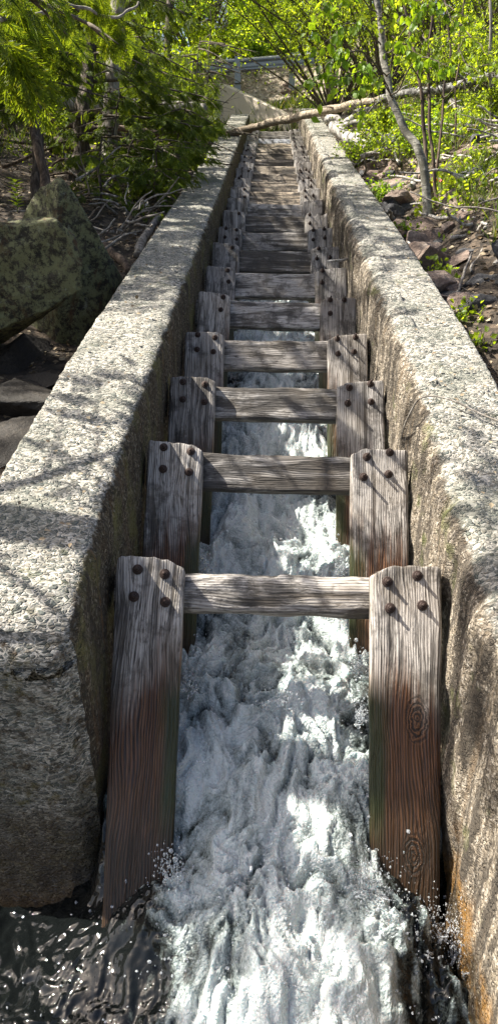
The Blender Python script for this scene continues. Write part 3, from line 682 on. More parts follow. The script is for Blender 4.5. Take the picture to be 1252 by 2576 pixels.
# ------------------------------------------------------------------ rocks
IV3, IF3 = ico(4); IV5, IF5 = ico(5)
def rock_mesh(seed, size, cuts=9, rough=.12, hr=(.38, .8)):
    r = np.random.default_rng(seed); V = (IV5 if max(size) > .6 else IV3).copy(); V = V * (1 + .25 * fbm(V * 1.1 + seed * 2, 2)[:, None])
    for q in range(cuts):
        d = r.normal(size=3); d /= np.linalg.norm(d); h = r.uniform(*hr); k = V @ d - h
        V = V - np.clip(k, 0, None)[:, None] * d * .94
    V = V * (1 + rough * fbm(V * 1.6 + seed, 5)[:, None]) + V * .06 * fbm(V * 4 + seed, 4, True)[:, None] + V * .018 * fbm(V * 16 + seed, 3, True)[:, None]
    return V * np.array(size)
def rock(seed, loc, size, mat, label, rot=None, group=None, name='rock', cat='rock', cuts=14, rough=.1, hr=(.38, .8)):
    V = rock_mesh(seed, size, cuts, rough, hr); r = random.Random(seed)
    o = mesh(name, V, IF5 if len(V) > 5000 else IF3, M[mat], None, True, label, cat, group, loc=tuple(loc))
    o.rotation_euler = rot or (r.uniform(-.4, .4), r.uniform(-.4, .4), r.uniform(0, 6)); return o
p = at(30, 700, 2.4); rock(1, (p[0] - .30, p[1] + .1, p[2] - .10), (.74, .74, .86), 'rock_l', 'big pale lichen-covered boulder at left edge left of the wall', (.1, -.25, .4), name='boulder', cat='boulder', cuts=12, rough=.06, hr=(.26, .5))
p = at(185, 690, 3.4); rock(12, (p[0] - .02, p[1], p[2] - .20), (.74, .85, .92), 'rock_l', 'darker mossy boulder tucked behind the big lichen boulder, nearer the wall', (.1, .35, 1.0), name='boulder', cat='boulder', cuts=12, rough=.06, hr=(.26, .5))
p = at(60, 860, 2.6); rock(21, (p[0] - .1, p[1] + .2, p[2] - .42), (1.0, .7, .42), 'rock_d', 'dark damp boulder underneath the big lichen boulder', name='boulder', cat='boulder')
for q, (px, py, yy, s, lab) in enumerate(((60, 965, 2.0, .34, 'dark brown slab lying just below the lichen boulder'), (140, 1010, 1.9, .2, 'small dark wet stone touching the left wall foot'), (30, 1080, 1.5, .26, 'flat dark stone at left edge above the wall corner'), (120, 945, 2.2, .22, 'blocky dark stone between lower boulder and left wall'))):
    p = at(px, py, yy); rock(30 + q, (p[0], p[1], p[2] - s * .3), (s, s * .8, s * .5), 'rock_d', lab)
RR = [(1060, 585, 4.7, .16, 'rock_r', 'ribbed rock topping the pile of slabs beside the right wall'), (1040, 620, 4.3, .13, 'rock_r', 'small tan rock left of the red-brown slab'), (1085, 612, 4.4, .17, 'rock_r', 'red-brown slab in the middle of the rock pile'),
      (1125, 600, 4.5, .12, 'rock_r', 'rounded tan rock on the right of the slab pile'), (1075, 670, 3.7, .22, 'rock_r', 'large reddish-brown rock leaning on the right wall below the slabs'), (1035, 590, 4.7, .12, 'rock_r', 'wedge of brown rock tight against the wall edge'),
      (1150, 770, 2.9, .36, 'rock_g', 'large dark grey boulder right of the wall below the slab pile'), (1230, 720, 3.3, .34, 'rock_g', 'massive grey boulder at right edge'), (1215, 870, 2.5, .32, 'rock_d', 'dark damp boulder low at the right edge beside the wall'), (1110, 730, 3.2, .18, 'rock_r', 'brown angular rock wedged between wall and grey boulder'),
      (985, 440, 7.6, .24, 'rock_r', 'pale angular rock at the foot of the leaning birch'), (945, 420, 8.2, .17, 'rock_r', 'brown rock beside wall above the birch foot'), (1000, 515, 5.9, .17, 'rock_r', 'flat grey-brown rock between the wall and the birch base'), (930, 470, 7.0, .15, 'rock_d', 'dark rock in shadow against the right wall'),
      (1205, 375, 7.6, .26, 'rock_r', 'tan wedge-shaped rock high on the right bank'), (1240, 310, 9.4, .5, 'rock_g', 'pale grey boulder at right edge under the fallen log'), (1180, 310, 9.8, .38, 'rock_g', 'flat pale boulder beside the boulder at the right edge'), (1110, 560, 5.2, .12, 'rock_g', 'small grey stone above the slab pile'), (1020, 545, 5.3, .12, 'rock_d', 'dark stone at wall edge above slab pile'),
      (1190, 640, 3.9, .2, 'rock_g', 'grey rock under the leaning sticks on the right bank'), (1165, 700, 3.4, .16, 'rock_d', 'dark rock between the two grey boulders')]
for q, (px, py, yy, s, mt, lab) in enumerate(RR):
    p = at(px, py, yy); s *= 1.0; r = random.Random(q)
    s *= 1.2; rock(50 + q, (p[0], p[1], p[2] - s * (.02 if mt == 'rock_r' else .4)), (s, s * r.uniform(.7, 1), s * r.uniform(.5, .8)), mt, lab, cuts=13, rough=.08)
r = random.Random(15)
for q in range(90):
    y = r.uniform(2.6, 9.0); x = r.uniform(.97, 1.5) if q % 4 else r.uniform(1.3, 2.3); s_ = r.uniform(.07, .2) if q % 5 else r.uniform(.2, .3)
    rock(200 + q, (x + s_ * .6, y, gz(x, y) + s_ * .15), (s_, s_ * r.uniform(.7, 1), s_ * r.uniform(.45, .75)), 'rock_r' if r.random() < .75 else 'rock_g', 'angular rock in the rubble packed along the outer side of the right wall', group='rubble along the right wall', cuts=13)
for q in range(22):
    y = r.uniform(1.0, 3.3); x = r.uniform(1.15, 2.6); s_ = r.uniform(.2, .42)
    rock(360 + q, (x + s_ * .5, y, gz(x, y) + s_ * .1 + .35 * max(0, x - 1.3)), (s_, s_ * r.uniform(.7, 1), s_ * r.uniform(.5, .9)), 'rock_g', 'dark grey rock in the shaded rock face low on the right bank', group='rock face on the right bank', cuts=13)
r = random.Random(5)
for q in range(34):                                        # small loose stones
    right = q % 3 != 0
    x = r.uniform(1.0, 2.1) if right else r.uniform(-2.2, -1.1); y = r.uniform(.3, 8) if right else r.uniform(.3, 5)
    s = r.uniform(.04, .09)
    rock(100 + q, (x, y, gz(x, y) + s * .2), (s, s * .8, s * .6), 'rock_r' if right else 'rock_d', 'small loose brown stone on the right bank' if right else 'small dark stone in the left gully', group='loose stones right bank' if right else 'loose stones left gully', cuts=10)
r = random.Random(41)
for q in range(30):
    px, py = r.uniform(585, 770), r.uniform(188, 262); yy = 19.9 - (py - 188) / 74 * 1.9; s_ = r.uniform(.05, .22) if q > 5 else r.uniform(.2, .34)
    if py > 211 + (px - 562) * .476 - 6: continue
    p = at(px, py, yy); rock(160 + q, (p[0], p[1], gz(p[0], p[1]) - s_ * .05), (s_, s_ * .8, s_ * .5), 'rock_r', 'stone on the bare embankment below the guardrail', group='embankment stones', cuts=12)

# ------------------------------------------------------------------ bridge headwall, wing wall and guardrail
A = at(562, 211, 18.6); Bp = at(732, 292, 17.4); D = at(400, 205, 18.9)
def slab_wall(p0, p1, zb, th, mat, parent=None, name='wall'):
    d = np.array([p1[0] - p0[0], p1[1] - p0[1], 0]); d /= np.linalg.norm(d); nrm = np.array([-d[1], d[0], 0])
    R = []
    for t in np.linspace(0, 1, 8):
        q = p0 * (1 - t) + p1 * t; f = q; bk = q + nrm * th; c = .03
        R.append([(f[0], f[1], zb), (f[0], f[1], q[2] - c), (f[0] + nrm[0] * c, f[1] + nrm[1] * c, q[2]), (bk[0], bk[1], q[2]), (bk[0], bk[1], zb)])
    return loft(np.array(R))
t = thing('bridge_headwall', 'smooth tan concrete headwall and sloping wing wall above the top of the fishway', 'retaining wall', (A[0], A[1], 3.5))
o_ = np.array([A[0], A[1], 3.5])
m = MB(); V, Fq = slab_wall(A, Bp, 2.5, .3, None); m.add(V - o_, Fq); m.build('wing_wall', M['wingwall'], t, smooth=False)
m = MB(); V, Fq = slab_wall(D, A - np.array([.003, 0, -.01]), 2.5, .3, None); m.add(V - o_, Fq); m.build('head_wall', M['wingwall'], t, smooth=False)
gr = thing('guardrail', 'galvanised steel guardrail along the road at the top of the embankment', 'guardrail', tuple(at(598, 195, 19.6)))
g0 = at(380, 178, 19.9); g1 = at(598, 165, 19.6); g2 = at(860, 144, 19.2); go = np.array(gr.location)
pr = [(0, .155), (-.03, .15), (-.07, .115), (-.07, .085), (-.01, .04), (-.01, -.04), (-.07, -.085), (-.07, -.115), (-.03, -.15), (0, -.155)]
pr = pr + [(y + .004, z) for y, z in pr[::-1]]
R = []
for q in np.linspace(0, 1, 12):
    c = g0 * (1 - q) + g1 * q if q < .5 else g1; 
for c in list(np.linspace(g0, g1, 8)) + list(np.linspace(g1, g2, 8))[1:]:
    R.append([(c[0] - go[0], c[1] + y * 1.0 - go[1], c[2] + z - go[2]) for y, z in pr])
m = MB(); m.add(*loft(np.array(R))); m.build('rail', M['steel'], gr, smooth=False)
for (px, py) in ((598, 165), (483, 172), (735, 154)):
    c = at(px, py, 19.6 if px > 500 else 19.8)
    m = MB()
    for (dx0, dx1, dy0, dy1) in ((-.075, .075, .01, .022), (-.006, .006, .022, .15), (-.075, .075, .15, .162)):
        R = [[(c[0] + x - go[0], c[1] + y - go[1], z - go[2]) for x, y in ((dx0, dy0), (dx1, dy0), (dx1, dy1), (dx0, dy1))] for z in (c[2] - .75, c[2] + .19)]
        m.add(*loft(np.array(R)))
    if px == 598:
        R = [[(c[0] + x - go[0], c[1] + y - go[1], z - go[2]) for x, y in ((-.075, -.085), (.075, -.085), (.075, .008), (-.075, .008))] for z in (c[2] - .4, c[2] + .19)]; m.add(*loft(np.array(R)))
    m.build('post', M['steel'], gr, smooth=False)

# ------------------------------------------------------------------ logs, sticks, roots
def log(pts, r0, r1, mat, label, name='log', cat='log', seg=14, n=60, wob=.02, rough=.25, group=None, snags=0, seed=0, fr=1.0):
    P = curve(pts, n, wob, fr, seed); o = P[0].copy(); rad = np.linspace(r0, r1, n)
    m = MB(); m.add(*tube(P - o, rad, seg, rough, 9)); r = random.Random(seed)
    for q in range(snags):
        i = r.randrange(n // 6, n - 3); d = np.array([r.uniform(-1, 1), r.uniform(-1, .4), r.uniform(-1, 1)]); d /= np.linalg.norm(d); L = r.uniform(2, 7) * rad[i]
        m.add(*tube(curve([P[i] - o, P[i] - o + d * L * .6, P[i] - o + d * L + [0, 0, -.1 * L]], 6), np.linspace(rad[i] * .28, rad[i] * .1, 6), 6))
    return m.build(name, M[mat], None, label=label, cat=cat, group=group, loc=tuple(o))
n = N('peeling_log_bark'); o = n.obj(); x = n.sep(o)[0]
bare = n.ramp(n.math('ADD', n.math('MULTIPLY', x, .22), n.math('MULTIPLY', n.noise(o, 4, 4), .5)), [(.68, 0), (.76, 1)])
wood = n.ramp(n.noise(n.map(o, (.15, 1, 1)), 30, 4), [(.35, (.15, .115, .075)), (.5, (.33, .27, .19)), (.7, (.48, .41, .31))])
brk = n.ramp(n.noise(o, 12, 7, .72), [(.38, (.035, .032, .028)), (.52, (.15, .145, .135)), (.64, (.45, .45, .43))])
st = n.ramp(x, [(0, 1), (.9, 0)]); wood = n.mix(n.math('MULTIPLY', st, .8), wood, (.085, .055, .03))
n.fin(n.mix(bare, wood, brk), .85, n.bump(n.noise(o, 18, 7, .7), .8, .02)); M['log'] = n.m
lp = [at(570, 340, 12.0), at(660, 314, 11.6), at(760, 290, 11.0), at(860, 268, 10.4), at(980, 245, 9.6), at(1100, 224, 8.8), at(1260, 192, 8.0), at(1420, 160, 7.2)]
log(lp, .060, .052, 'log', 'long fallen trunk lying across both walls, bare at its left end, lichened at right', 'fallen_log', 'fallen log', 20, 120, .03, .35, snags=12, seed=3, fr=2)
LG = [([(838, 322, 10.0), (880, 345, 9.5), (930, 372, 9.0)], .085, .07, 'drift', 'broad bleached plank-like driftwood log sloping down behind the right wall'),
      ([(820, 300, 10.4), (880, 315, 10.2), (965, 322, 10.0)], .06, .04, 'drift', 'straight bleached pole lying level under the fallen trunk'),
      ([(870, 310, 10.2), (905, 285, 10.4), (950, 265, 10.8)], .07, .06, 'drift', 'short thick white log end rising up to the fallen trunk'),
      ([(840, 290, 10.6), (900, 298, 10.3), (950, 300, 10.1)], .03, .02, 'stick', 'thin grey branch crossing the white log pile'),
      ([(1130, 255, 8.6), (1190, 300, 8.2), (1270, 355, 7.8)], .035, .05, 'stick', 'grey limb slanting down to the right edge below the trunk'),
      ([(905, 395, 8.0), (980, 375, 8.0), (1090, 360, 8.1)], .03, .015, 'stick', 'long grey-brown branch lying level behind the right wall'),
      ([(1030, 475, 6.2), (1045, 445, 6.5), (1055, 405, 7.0)], .035, .02, 'drift', 'pale stick leaning upright against the birch base'),
      ([(1135, 760, 2.9), (1160, 700, 3.1), (1185, 640, 3.4)], .012, .008, 'stick', 'curved grey driftwood stick resting on the dark boulder'),
      ([(1130, 650, 3.8), (1190, 580, 4.1), (1260, 530, 4.4)], .012, .01, 'stick', 'straight grey stick leaning up the bank to the right edge'),
      ([(1140, 690, 3.5), (1195, 600, 3.9), (1270, 550, 4.1)], .010, .007, 'stick', 'thinner straight stick just below the leaning one'),
      ([(1180, 455, 5.6), (1140, 520, 5.2), (1120, 570, 4.9)], .02, .012, 'drift', 'crooked bleached root standing on the right bank'),
      ([(1100, 430, 6.6), (1160, 432, 6.7), (1190, 440, 6.6)], .03, .018, 'drift', 'short white driftwood stub beside the red flowers'),
      ([(1140, 470, 6.0), (1110, 490, 5.9), (1075, 515, 5.8)], .02, .012, 'drift', 'white stick lying in the grass right of the birch base'),
      ([(1235, -10, 7), (1232, 120, 7), (1236, 340, 7.2)], .012, .02, 'stick', 'thin bare grey pole standing at the right edge'),
      ([(60, 262, 9.6), (200, 266, 9.4), (420, 262, 9.4), (520, 268, 9.3)], .10, .07, 'drift', 'long bleached log lying level behind the cedars'),
      ([(130, 360, 8.3), (200, 372, 8.2), (290, 390, 8.1)], .09, .05, 'root', 'brown mossy log lying between the two left cedars'),
      ([(100, 300, 9.0), (250, 325, 8.8), (400, 330, 8.8)], .05, .035, 'root', 'dim brown log under the long bleached log'),
      ([(120, 470, 5.6), (210, 560, 4.9), (330, 680, 4.0)], .05, .03, 'root', 'dark slanting root running down from the cedar to the boulder'),
      ([(350, 640, 4.3), (362, 600, 4.6), (400, 545, 5.2)], .045, .03, 'stick', 'grey post-like stick wedged against the left wall')]
for q, (pts, r0, r1, mt, lab) in enumerate(LG):
    nm = 'driftwood' if mt == 'drift' else ('root' if mt == 'root' else 'branch')
    log([at(*p) for p in pts], r0, r1, mt, lab, nm, nm, 10, 40, .02 if r0 < .05 else .05, .3, seed=q + 20, snags=2 if mt == 'stick' else 1, fr=1.6)
def tangle(x0, x1, y0, y1, cnt, rr_, L, mat, label, name, seed, lift=.05, group=None, steep=.35, pieces=1):
    r = random.Random(seed)
    for q in range(cnt):
        x = r.uniform(x0, x1); y = r.uniform(y0, y1); z = gz(x, y) + r.uniform(0, lift); a = r.uniform(0, 6.28); l = r.uniform(*L); e = r.uniform(-.1, steep)
        d = np.array([math.cos(a) * math.cos(e), math.sin(a) * math.cos(e), math.sin(e)])
        p0 = np.array([x, y, z]); rad = r.uniform(*rr_)
        log([p0, p0 + d * l * .5 + [0, 0, r.uniform(-.02, .05)], p0 + d * l], rad, rad * .4, mat, label, name, name.replace('_', ' '), 6, 12, .04, .2, group=group, seed=seed + q)
tangle(1.05, 3.4, 3.2, 9.5, 120, (.007, .024), (.2, .8), 'drift', 'small bleached stick in the litter of the right bank', 'stick', 300, .08, 'bleached sticks on the right bank')
tangle(1.5, 3.4, 3.5, 8, 30, (.006, .012), (.3, .8), 'stick', 'small grey-brown stick in the litter of the right bank', 'stick', 420, .12, 'grey sticks on the right bank')
tangle(-1.9, -1.1, 3.6, 6.0, 40, (.006, .014), (.2, .6), 'stick', 'grey twig in the root tangle beside the left wall', 'stick', 500, .35, 'twigs in the left tangle', .8)
tangle(-4.0, -1.4, 5.5, 11, 40, (.008, .03), (.3, 1.2), 'root', 'brown dead branch on the ground under the cedars', 'stick', 600, .15, 'dead branches under the cedars')
# thin runner creeping over the right wall
rp = [ch(.545, 1.0, -.02), ch(.54, .86, .16), ch(.565, .80, .285), ch(.66, .76, .308), ch(.80, .62, .292), ch(.90, .50, .28), ch(.94, .38, .2), ch(.96, .3, .0)]
log(rp, .0035, .004, 'stick', 'thin bare runner draped over the right wall', 'vine', 'vine', 6, 60, .006, 0, seed=9)

# ------------------------------------------------------------------ foliage
def xform(T, P, D, Nn, S):                                # template T (m,3: x side, y along, z normal) placed at P
    D = D / (np.linalg.norm(D, axis=1)[:, None] + 1e-9); Sx = np.cross(D, Nn); Sx /= np.linalg.norm(Sx, axis=1)[:, None] + 1e-9; Nz = np.cross(Sx, D)
    return P[:, None] + S[:, None, None] * (T[None, :, 0, None] * Sx[:, None] + T[None, :, 1, None] * D[:, None] + T[None, :, 2, None] * Nz[:, None])
def inst(T, TF, P, D, Nn, S):
    V = xform(T, P, D, Nn, S).reshape(-1, 3); k = len(T); F = (TF[None] + np.arange(len(P))[:, None, None] * k).reshape(-1, TF.shape[1]); return V, F
LEAF = np.array([(0, 0, 0), (.30, .28, .05), (.34, .5, .06), (0, 1.0, -.08), (-.34, .5, .06), (-.30, .28, .05), (0, .45, 0)]); 
LEAF_F = np.array([(0, 1, 6), (1, 2, 6), (2, 3, 6), (3, 4, 6), (4, 5, 6), (5, 0, 6)])
SM = np.array([(0, 0, 0), (.26, .45, .05), (0, 1.0, -.05), (-.26, .45, .05)]); SM_F = np.array([(0, 1, 2), (0, 2, 3)])
def frond(seed, n=9):
    r = random.Random(seed); V = []; F = []
    def strip(p, d, L, w):
        d = np.array(d); d = d / np.linalg.norm(d); s = np.array([d[1], -d[0], 0]) * w; k = len(V)
        z = r.uniform(-.02, .02)
        V.extend([p, p + d * L * .45 + s + [0, 0, z], p + d * L + [0, 0, -.06 * L], p + d * L * .45 - s + [0, 0, z]]); F.extend([(k, k + 1, k + 2), (k, k + 2, k + 3)])
    strip(np.array([0, 0, 0.]), (0, 1, 0), 1.0, .014)
    for i in range(n):
        t = .08 + .86 * i / n; L = .52 * (1 - t) ** .7 * min(1, .5 + t * 3) + .05
        for s in (-1, 1):
            a = math.radians(r.uniform(36, 50)); d = np.array([s * math.sin(a), math.cos(a), 0]); p = np.array([0, t + r.uniform(-.02, .02), -.05 * t]); strip(p, d, L, .016)
            mth = int(L / .075)
            for j in range(1, mth + 1):
                q = p + d * L * j / (mth + 1)
                for s2 in (-1, 1):
                    a2 = a * s + s2 * math.radians(36); l2 = L * .42 * (1 - .7 * j / (mth + 1)) + .03
                    strip(q, (math.sin(a2), math.cos(a2), 0), l2, .013)
    V = np.array(V); V[:, 2] -= .22 * V[:, 1] ** 2 + .25 * V[:, 0] ** 2
    return V, np.array(F)
FR = [frond(q, 7) for q in range(4)]; FRL = [frond(9, 5), frond(12, 6)]; FRN = [frond(q + 20, 10) for q in range(3)]
rf = np.random.default_rng(21)
CBO = [None]
def cedar_branch(mbW, lst, start, d, L, r0, dens, size, droop=.35, sub=True):
    n = max(6, int(L / .12)); d = np.array(d, float); d /= np.linalg.norm(d)
    if CBO[0] is not None:
        ex, ey, ez = px_of(np.array([start + d * L - np.array([0, 0, droop * L * .6])]) + CBO[0])
        if ez[0] > 0 and ey[0] > -60 and (ex[0] > 590 or (ex[0] < 430 and ey[0] > 290) or ey[0] > 400 + (560 - ex[0]) * 1.35): return
    t = np.linspace(0, 1, n)[:, None]
    P = start + d * L * t + np.array([0, 0, -1]) * droop * L * t ** 2 + np.array([0, 0, .35]) * droop * L * t ** 4
    s = rf.uniform(0, 99); P = P + .05 * L * t * np.stack([pn(np.stack([t[:, 0] * 3, t[:, 0] * 0 + s + k * 7, t[:, 0] * 0], -1)) for k in range(3)], -1)
    mbW.add(*tube(P, np.linspace(r0, r0 * .25, n), 5))
    T = np.gradient(P, axis=0); T /= np.linalg.norm(T, axis=1)[:, None]
    if sub:
        for i in range(int(n * .25), n, 2):
            for sg in (-1, 1):
                sd = np.cross(T[i], [0, 0, 1]) * sg; dd = T[i] * .8 + sd * rf.uniform(.5, 1.1) + np.array([0, 0, rf.uniform(-.3, .1)])
                cedar_branch(mbW, lst, P[i], dd, L * rf.uniform(.22, .42) * (1.15 - i / n), r0 * .3, dens, size, droop, False)
    k = int(dens * L * (.5 if sub else 1)) + 1
    for q in range(k):
        i = rf.integers(int(n * .2), n); sd = np.cross(T[i], [0, 0, 1]); sd /= np.linalg.norm(sd) + 1e-6
        dd = T[i] * rf.uniform(.3, 1) + sd * rf.uniform(-1, 1) + np.array([0, 0, rf.uniform(-.7, -.05)])
        lst.append((P[i] + rf.normal(size=3) * .02, dd, sd * rf.uniform(-.9, .9) + np.array([0, 0, 1.0]), size * rf.uniform(.6, 1.2)))
    lst.append((P[-1], T[-1], np.array([0, 0, 1.0]) + rf.normal(size=3) * .2, size * 1.1))
def thin(lst, o, seed=0, sap=False):                                 # prune the crowns where the photograph shows trunks, gaps and the open channel
    r = np.random.default_rng(seed); out = []
    if not lst: return lst
    px, py, z = px_of(np.array([l[0] for l in lst]) + o)
    for l, x, y, zz in zip(lst, px, py, z):
        P = l[0] + o; dz = P[2] - (P[1] * math.tan(SL) + .1); sx = P[0] + dz * .63 / .77; sy = P[1] - dz * .11 / .77
        if -1.0 < sx < 1.0 and P[0] < .2:  # sun windows: fronds dropped to shape the dapple falling on the channel
            q = np.interp(sy, [-1.5, -.55, -.4, -.15, 0, .7, .9, 2.6, 3.1, 6.6, 7.2, 16], [.3, .3, .85, .85, .15, .15, .75, .75, .0, .0, .93, .93])
            if zz > 0 and y > -60: q = q * (.8 if sy > 7.2 else .45)
            if r.random() < q: continue
        if zz > 0 and y > -60:
            if x > 575 or (y > 340 and x > 540) or (x > 545 and 190 < y < 300): continue
            if y > 390 + (560 - x) * 1.35: continue
            if not sap and x < 420 and y > 260 and r.random() < min(.96, (y - 270) / 190): continue
            if 480 < x < 575 and y < 190 and r.random() < (.9 if x > 535 else .5): continue
            if 60 < x < 130 and y > 120 and r.random() < .6: continue
            if 195 < x < 310 and y > 60 and r.random() < .6: continue
            if r.random() < .25: continue
        out.append(l)
    return out
def emit(lst, tmpls, mb):
    if not lst: return
    A = [np.array([l[q] for l in lst]) for q in range(3)]; S = np.array([l[3] for l in lst]); k = len(tmpls); ids = np.arange(len(lst)) % k
    for q, (T, TF) in enumerate(tmpls):
        s = ids == q
        if s.any(): mb.add(*inst(T, TF, A[0][s], A[1][s], A[2][s], S[s]))
def cedar(trunk_pts, r0, r1, label, branches, dens=14, size=.26, tmpl=FR, mat='cedar', bark='cedar_bark', extra=None, rough=.5, group=None, nothin=False):
    P = curve(trunk_pts, 70, .04, 1.3, len(label)); o = P[0].copy(); t = thing('cedar_tree', label, 'tree', tuple(o), group=group)
    m = MB(); m.add(*tube(P - o, np.linspace(r0, r1, 70) * (1 + .35 * np.exp(-np.linspace(0, 12, 70))), 20, rough, 7)); m.build('trunk', M[bark], t)
    bw = MB(); lst = []; CBO[0] = None if nothin else o
    for (h, d, L, dr) in branches:
        i = min(int(h * 69), 69); cedar_branch(bw, lst, P[i] - o, d, L, .006 + L * .009, dens, size, dr)
    if len(bw.V) > 6: bw.build('branches', M['twig'], t)
    else:
        for v_, f_ in zip(bw.V, bw.F):
            m = MB(); m.add(v_, f_ - f_.min()); m.build('branch', M['twig'], t)
    c = MB(); lst = thin(lst, o, len(label), nothin); emit(lst, tmpl, c)
    if c.V: c.build('crown', M[mat], t, smooth=False)
    return t, len(lst)
def rb(n, h0, h1, L, az=(0, 6.28), dz=(-.25, .2), dr=.3, seed=0):
    r = random.Random(seed); out = []
    for q in range(n):
        a = r.uniform(*az); h = r.uniform(h0, h1); out.append((h, (math.sin(a), math.cos(a), r.uniform(*dz)), r.uniform(*L) * (1.25 - .6 * h), dr * r.uniform(.6, 1.3)))
    return out
def up(px0, py0, Y0, px1, py1, Y1, top, n=3):              # trunk from ground through two photo points and on to a real height
    a = at(px0, py0, Y0); b = at(px1, py1, Y1); d = (b - a) / (b[2] - a[2]); base = a.copy(); base[2] -= .35; base[:2] -= d[:2] * .35
    c = b + d * (top - b[2]); return [base, a, b, c]
# A: gnarled left cedar; B: dark shaggy cedar; C pale trunk behind
cedar(up(98, 470, 5.3, 88, 120, 5.5, 5.8), .075, .03, 'gnarled cedar at the far left rising behind the boulders', rb(26, .45, .95, (.8, 1.5), (3.0, 7.4), seed=1) + rb(10, .42, .7, (.7, 1.2), (0, 6.28), seed=2), 34, .125)
cedar([at(120, 545, 5.0), at(112, 450, 5.05), at(96, 350, 5.2), at(84, 300, 5.4)], .052, .03, 'smooth brown leaning stem in front of the gnarled cedar', [(.9, (-.5, .2, .6), .5, .2)], 6, .2, bark='root', rough=.1)
cedar(up(195, 420, 6.6, 238, 120, 6.9, 5.6), .115, .04, 'dark shaggy-barked cedar in the middle of the left bank', rb(28, .5, .97, (.8, 1.5), (0, 6.28), seed=3) + [(.46, (.9, -.3, .1), 1.3, .25), (.52, (1, -.1, .15), 1.4, .3), (.6, (1, .0, .1), 1.5, .3), (.42, (.8, -.5, .0), 1.1, .2)], 36, .13, rough=.9)
cedar(up(275, 420, 7.6, 285, 120, 8.0, 6.2), .13, .06, 'pale grey cedar trunk right behind the shaggy one', rb(24, .5, .97, (.9, 1.7), (0, 6.28), seed=4) + [(.38, (1, -.2, .1), 1.5, .3), (.45, (1, -.3, .1), 1.6, .3), (.52, (1, .1, .2), 1.6, .3), (.42, (.9, -.5, .1), 1.4, .3)], 36, .135, bark='stick')
cedar(up(335, 420, 10.5, 318, 60, 11, 7.5), .09, .04, 'slim upright cedar trunk beyond the pale one', rb(34, .3, .95, (1.0, 2.0), (0, 6.28), seed=5), 24, .17, FRL)
cedar(up(30, 380, 9.5, 10, 60, 10, 7.5), .10, .04, 'distant cedar at the left edge behind the bleached log', rb(30, .35, .95, (1.2, 2.2), (0, 6.28), seed=6), 20, .19, FRL)
cedar(up(415, 300, 13.0, 425, 60, 13.5, 8.5), .12, .04, 'far cedar left of the headwall and sky gap', rb(34, .2, .98, (1.0, 1.9), (0, 6.28), seed=7), 24, .2, FRL)
for q, (x_, y_, h_) in enumerate(((-2.9, 3.5, 6.2), (-2.7, 5.3, 6.0), (-4.4, 2.6, 5.0), (-4.6, 5.0, 5.4), (-4.9, 7.6, 6.2), (-5.4, 10.5, 7.2))):  # cedars added off to the left to shade bank and right wall
    z_ = gz(x_, y_)
    cedar([np.array([x_, y_, z_ - .1]), np.array([x_ + .1, y_, z_ + 2]), np.array([x_, y_ + .1, z_ + h_ * .82])], .10, .03, ['tall cedar outside the left edge just behind the lichen boulder', 'tall cedar outside the left edge between boulders and gnarled cedar', 'stout cedar outside the left edge, level with the boulders', 'cedar outside the left edge behind the gnarled one', 'dense cedar at the far left behind the dim brown log', 'tall dense cedar at the far left beyond the bleached log'][q], rb(30, .5, .97, (1.2, 2.0), (0, 6.28), seed=70 + q) if q < 2 else rb(26, .25, .97, (1.1, 1.9), (0, 6.28), seed=68 + q), 22 if q < 2 else 18, .15 if q < 2 else .2, FR if q < 2 else FRL)
# low cedar saplings hugging the left wall
for q, (px, py, yy, h, s, lab) in enumerate(((300, 470, 6.6, .8, .16, 'fresh cedar seedling in front of the pale cedar trunk'), (360, 450, 7.4, .9, .17, 'rounded cedar seedling midway between pale trunk and left wall'), (260, 520, 5.6, .55, .14, 'little cedar seedling above the slanting root'), (425, 430, 8.0, .9, .17, 'upright cedar seedling close behind the left wall'), (500, 400, 9.5, 1.3, .2, 'bushy cedar sapling overhanging the left wall near the top'), (455, 480, 7.0, .7, .17, 'dark cedar sapling growing against the left wall'), (395, 520, 5.9, .5, .15, 'low cedar seedling where the left wall darkens'), (330, 500, 6.2, .5, .15, 'small pale cedar seedling beside the root tangle'), (545, 360, 11.4, 1.7, .22, 'cedar sapling whose tips reach the fallen trunk end'))):
    a = at(px, py, yy); b = a.copy(); b[0] = min(b[0] - .1, -1.0); z0 = gz(b[0], b[1])
    b[0] = min(a[0], -1.05); z0 = gz(b[0], b[1]); cedar([np.array([b[0], b[1], z0 - .05]), np.array([b[0] - .03, b[1], z0 + h * .55]), np.array([b[0] + .03, b[1], z0 + h * 1.15])], .016, .006, lab, rb(16, .15, .98, (.3 + .25 * h, .45 + .4 * h), (0, 6.28), seed=30 + q), 40, s * .66, rough=.1, nothin=True)
